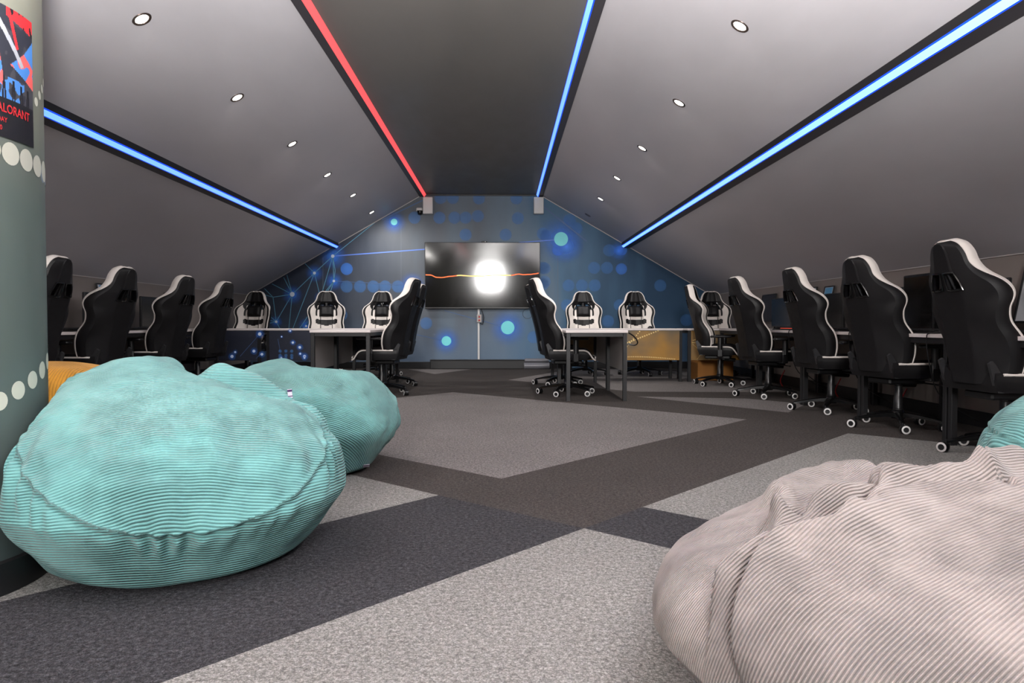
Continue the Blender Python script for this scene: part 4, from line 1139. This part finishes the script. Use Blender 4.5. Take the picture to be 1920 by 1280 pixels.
# thin leads hanging over desk edges
def cable(name, label, pts, mtl, r=.004, group='loose leads'):
    P = [Vector(p) for p in pts]; out = []
    for i in range(len(P) - 1):
        p0, p1, p2, p3 = P[max(0, i - 1)], P[i], P[i + 1], P[min(len(P) - 1, i + 2)]
        for k in range(8):
            t_ = k / 8; out.append(.5 * ((2 * p1) + (-p0 + p2) * t_ + (2 * p0 - 5 * p1 + 4 * p2 - p3) * t_ * t_ + (-p0 + 3 * p1 - 3 * p2 + p3) * t_ ** 3))
    out.append(P[-1]); c = P[0].copy(); b = MB(); b.tube([o - c for o in out], r, 6); o = b.build(name, mtl); o.location = c; tag(o, label, 'cable', group)
for i, (y, nm) in enumerate(((4.84, 'second'), (5.94, 'third'), (7.02, 'fourth'), (7.20, 'fourth'))):
    cable('power_cord', 'black lead looping over the edge of the %s right wall desk%s' % (nm, ', far end' if i == 3 else ''), [(3.02, y, DZ + .006), (2.925, y + .01, DZ + .006), (2.908, y + .02, DZ - .03), (2.93, y + .03, .55), (3.02, y + .04, .30), (3.3, y + .06, .12)], M['plastic'])
for i, (y, x) in enumerate(((5.95, 3.40), (7.08, 3.38), (8.3, 3.3))):
    cable('network_cord', 'red network lead on the floor under the %s right wall desk' % ['third', 'fourth', 'last'][i], [(x, y, .25), (x - .03, y + .05, .12), (x + .05, y + .12, .02), (x + .12, y + .3, .008)], M['red_cable'], .006, 'red network leads')
cable('power_cord', 'dark lead looped under the front corner of the right island desk', [(1.30, 7.34, .70), (1.36, 7.36, .66), (1.40, 7.38, .60), (1.37, 7.40, .57), (1.30, 7.42, .585)], M['plastic'], .007)

# cardboard box under the right corner desk
t = thing('cardboard_box', 'brown cardboard box on the floor under the far right corner desk', 'box', (2.98, 10.12, 0))
b = MB(); b.box((0, 0, .20), (.50, .36, .40), bev=.003); b.build('carton', M['card'], t)
b = MB(); b.box((0, -.05, .402), (.49, .25, .004), bev=0); b.build('flap', M['card'], t)

# ------------------------------------------------------------------ end wall fittings
tvc = on_depth(905, 517, YW); TVW, TVH = 216 * PXW * .992, 125 * PXW * .985
t = thing('television', 'large black flat television on the mural wall', 'television', (tvc.x, YW - .065, tvc.z)); t.rotation_euler = (R(0.6), 0, 0)
b = MB(); b.box((0, 0, 0), (TVW, .04, TVH), bev=.006); b.box((0, .035, 0), (.6, .035, .45), bev=.004); b.build('housing', M['plastic'], t)
b = MB(); b.box((0, -.021, .008), (TVW - .02, .003, TVH - .035), bev=.0005); so = b.build('screen', M['tvscreen'], t)
# glowing wavy line shown on the screen
b = MB(); pr = None
LN = [(-.5, .010), (-.46, .008), (-.40, -.028), (-.36, -.030), (-.28, -.012), (-.2, .002), (-.1, -.008), (0, -.006), (.1, .004), (.18, .004), (.25, .004), (.32, .022), (.36, .014), (.42, .018), (.46, .026), (.495, .036)]
pp = []
for i in range(len(LN) - 1):
    for k in range(6):
        t_ = k / 6; t2_ = t_ * t_ * (3 - 2 * t_); pp.append((LN[i][0] + (LN[i + 1][0] - LN[i][0]) * t_, LN[i][1] + (LN[i + 1][1] - LN[i][1]) * t2_))
pp.append(LN[-1])
for i in range(len(pp) - 1):
    (a0, a1), (c0_, c1) = pp[i], pp[i + 1]; h = .009
    ax, cx_ = a0 * (TVW - .03), c0_ * (TVW - .03); az, cz_ = a1 * TVH, c1 * TVH
    b.add([(ax, -.0232, az - h), (cx_, -.0232, cz_ - h), (cx_, -.0232, cz_ + h), (ax, -.0232, az + h)], [(0, 1, 2, 3)], 1 if abs(a0) < .24 else 0)
lo_ = b.build('wave_line', [M['orange_line'], M['yellow_line']], so, smooth=0, fix=False); lo_['label'] = 'thin glowing orange wave on the dark screen'
b = MB(); b.box((TVW / 2 - .03, -.0235, -TVH / 2 + .011), (.028, .003, .012), bev=.001); b.build('badge', M['wplastic'], t)
t = thing('webcam', 'small black webcam on top edge of the television', 'webcam', (tvc.x + .03, YW - .055, tvc.z + TVH / 2))
b = MB(); b.box((0, 0, .012), (.10, .035, .024), bev=.008); b.build('body', M['plastic'], t); b = MB(); b.cyl((.02, -.017, .012), (.02, -.022, .012), .008, n=14); b.build('lens', M['gloss'], t)
for px, side in ((803.5, 'left'), (1009.5, 'right')):
    p = on_depth(px, 387, YW)
    t = thing('wall_speaker', 'small white box speaker high on the mural wall, %s of the television' % side, 'speaker', (p.x, YW, p.z), 0, 'wall speakers')
    b = MB(); b.box((0, -.075, 0), (.172, .11, .29), bev=.008); b.box((0, -.01, 0), (.06, .03, .1), bev=.003); b.build('cabinet', M['wplastic'], t)
    b = MB(); b.box((0, -.131, 0), (.158, .004, .274), bev=.002); b.build('grille', M['wplastic'], t)
p = on_depth(787, 396, YW)
t = thing('security_camera', 'small white security camera beside the left wall speaker', 'camera', (p.x, YW, p.z))
b = MB(); b.box((0, -.035, .02), (.11, .07, .07), bev=.015); b.build('bracket', M['wplastic'], t)
b = MB(); b.lathe([(.0005, -.075), (.03, -.07), (.045, -.045), (.045, -.02), (.05, -.015), (.05, 0)], 24, mtx=Matrix.Translation((.01, -.07, .0))); b.build('dome', M['gloss'], t)
# cable trunking from the TV down with an isolator box
p0 = on_depth(897.5, 579, YW); pz = on_depth(897.5, 674, YW).z
t = thing('cable_trunking', 'narrow white cable trunking running down from the television', 'trunking', (p0.x, YW, 0))
b = MB(); b.box((0, -.012, (p0.z + pz) / 2), (.034, .024, p0.z - pz), bev=.003); b.build('channel', M['wplastic'], t)
zi = on_depth(899, 597, YW).z
t = thing('socket_box', 'small grey socket box halfway down the white trunking', 'socket', (p0.x + .012, YW, zi))
b = MB(); b.box((0, -.045, 0), (.085, .04, .14), bev=.006); b.build('box', M['panel_grey'], t)
b = MB(); b.box((0, -.068, .03), (.03, .008, .03), bev=.003); b.box((0, -.068, -.03), (.03, .008, .03), bev=.003); b.build('switch', M['paper_red'], t)
cable('power_cord', 'thin black lead looping beside the socket box under the television', [(p0.x + .045, YW - .03, p0.z), (p0.x + .085, YW - .03, p0.z - .12), (p0.x + .09, YW - .03, zi), (p0.x + .07, YW - .03, zi - .1), (p0.x + .03, YW - .04, zi - .08)], M['plastic'], .006)
q = on_depth(989, 588, YW)
cable('power_cord', 'thin dark lead curled in a ring on the mural under the television', [(q.x + .085 * math.cos(R(a)), YW - .008, q.z + .085 * math.sin(R(a))) for a in range(80, 431, 25)], M['plastic'], .003)
# low black trunking and a wrapped roll along the foot of the wall
pl, pr_ = on_depth(808, 681, YW), on_depth(985, 681, YW)
t = thing('floor_trunking', 'long black cable duct along the foot of the mural wall', 'trunking', ((pl.x + pr_.x) / 2, YW - .085, 0))
b = MB(); b.box((0, 0, .075), (pr_.x - pl.x, .11, .15), bev=.008); b.build('duct', M['black_trim'], t)
b = MB(); b.box((0, -.004, .156), (pr_.x - pl.x + .01, .12, .014), bev=.004); b.build('lid', M['gplastic'], t)
pa, pb = on_depth(985, 684, YW), on_depth(1026, 684, YW)
t = thing('wrapped_roll', 'shiny grey plastic wrapped roll on the floor at the wall foot', 'roll', ((pa.x + pb.x) / 2, YW - .16, 0))
b = MB(); b.cyl((-.22, 0, .054), (.22, 0, .054), .06, n=26); b.cyl((-.21, .02, .15), (.21, .02, .15), .035, n=20); b.build('wrap', mat('shiny_wrap', srgb(110, 110, 116), .18), t)

# ------------------------------------------------------------------ behind the camera (seen only as reflections)
b = MB(); b.box((XC + .9, YB + .025, 1.02), (.95, .05, 2.04), bev=.005); struct(b.build('door_1', mat('door_paint', srgb(70, 68, 66), .4)))
b = MB()
for sx in (-1, 1): b.box((XC + .9 + sx * .52, YB + .03, 1.04), (.07, .06, 2.08), bev=.005)
b.box((XC + .9, YB + .03, 2.10), (1.11, .06, .07), bev=.005); struct(b.build('trim_9', mat('door_frame_wood', srgb(120, 84, 56), .4)))

# added high window frame in the back wall; its area light fills the room
WBX, WBZ, WBW, WBH = -.50, 2.32, .85, .95
b = MB()
for sx in (-1, 0, 1): b.box((WBX + sx * WBW / 2, YB + .03, WBZ), (.06, .06, WBH + .06), bev=.004)
for sz in (-1, 1): b.box((WBX, YB + .03, WBZ + sz * WBH / 2), (WBW + .06, .06, .06), bev=.004)
struct(b.build('added_window_1', M['black_trim']))
l = bpy.data.lights.new('back_fill_light', 'AREA'); l.shape = 'RECTANGLE'; l.size = WBW; l.size_y = WBH; l.energy = 520; l.color = (1, .98, .96)
o = bpy.data.objects.new('back_fill_light', l); C.objects.link(o); o.location = (WBX, YB + .015, WBZ); o.rotation_euler = (R(90), 0, 0)

# ------------------------------------------------------------------ world / view
w = bpy.data.worlds.new('world'); S.world = w; w.use_nodes = True
w.node_tree.nodes['Background'].inputs[0].default_value = (.02, .02, .02, 1)
S.view_settings.view_transform = 'Standard'; S.view_settings.look = 'None'; S.view_settings.exposure = 0.0; S.view_settings.gamma = 1.0
S.view_settings.use_curve_mapping = False
S.cycles.use_denoising = True
S.cycles.max_bounces = 8; S.cycles.diffuse_bounces = 5
S.cycles.sample_clamp_indirect = 6
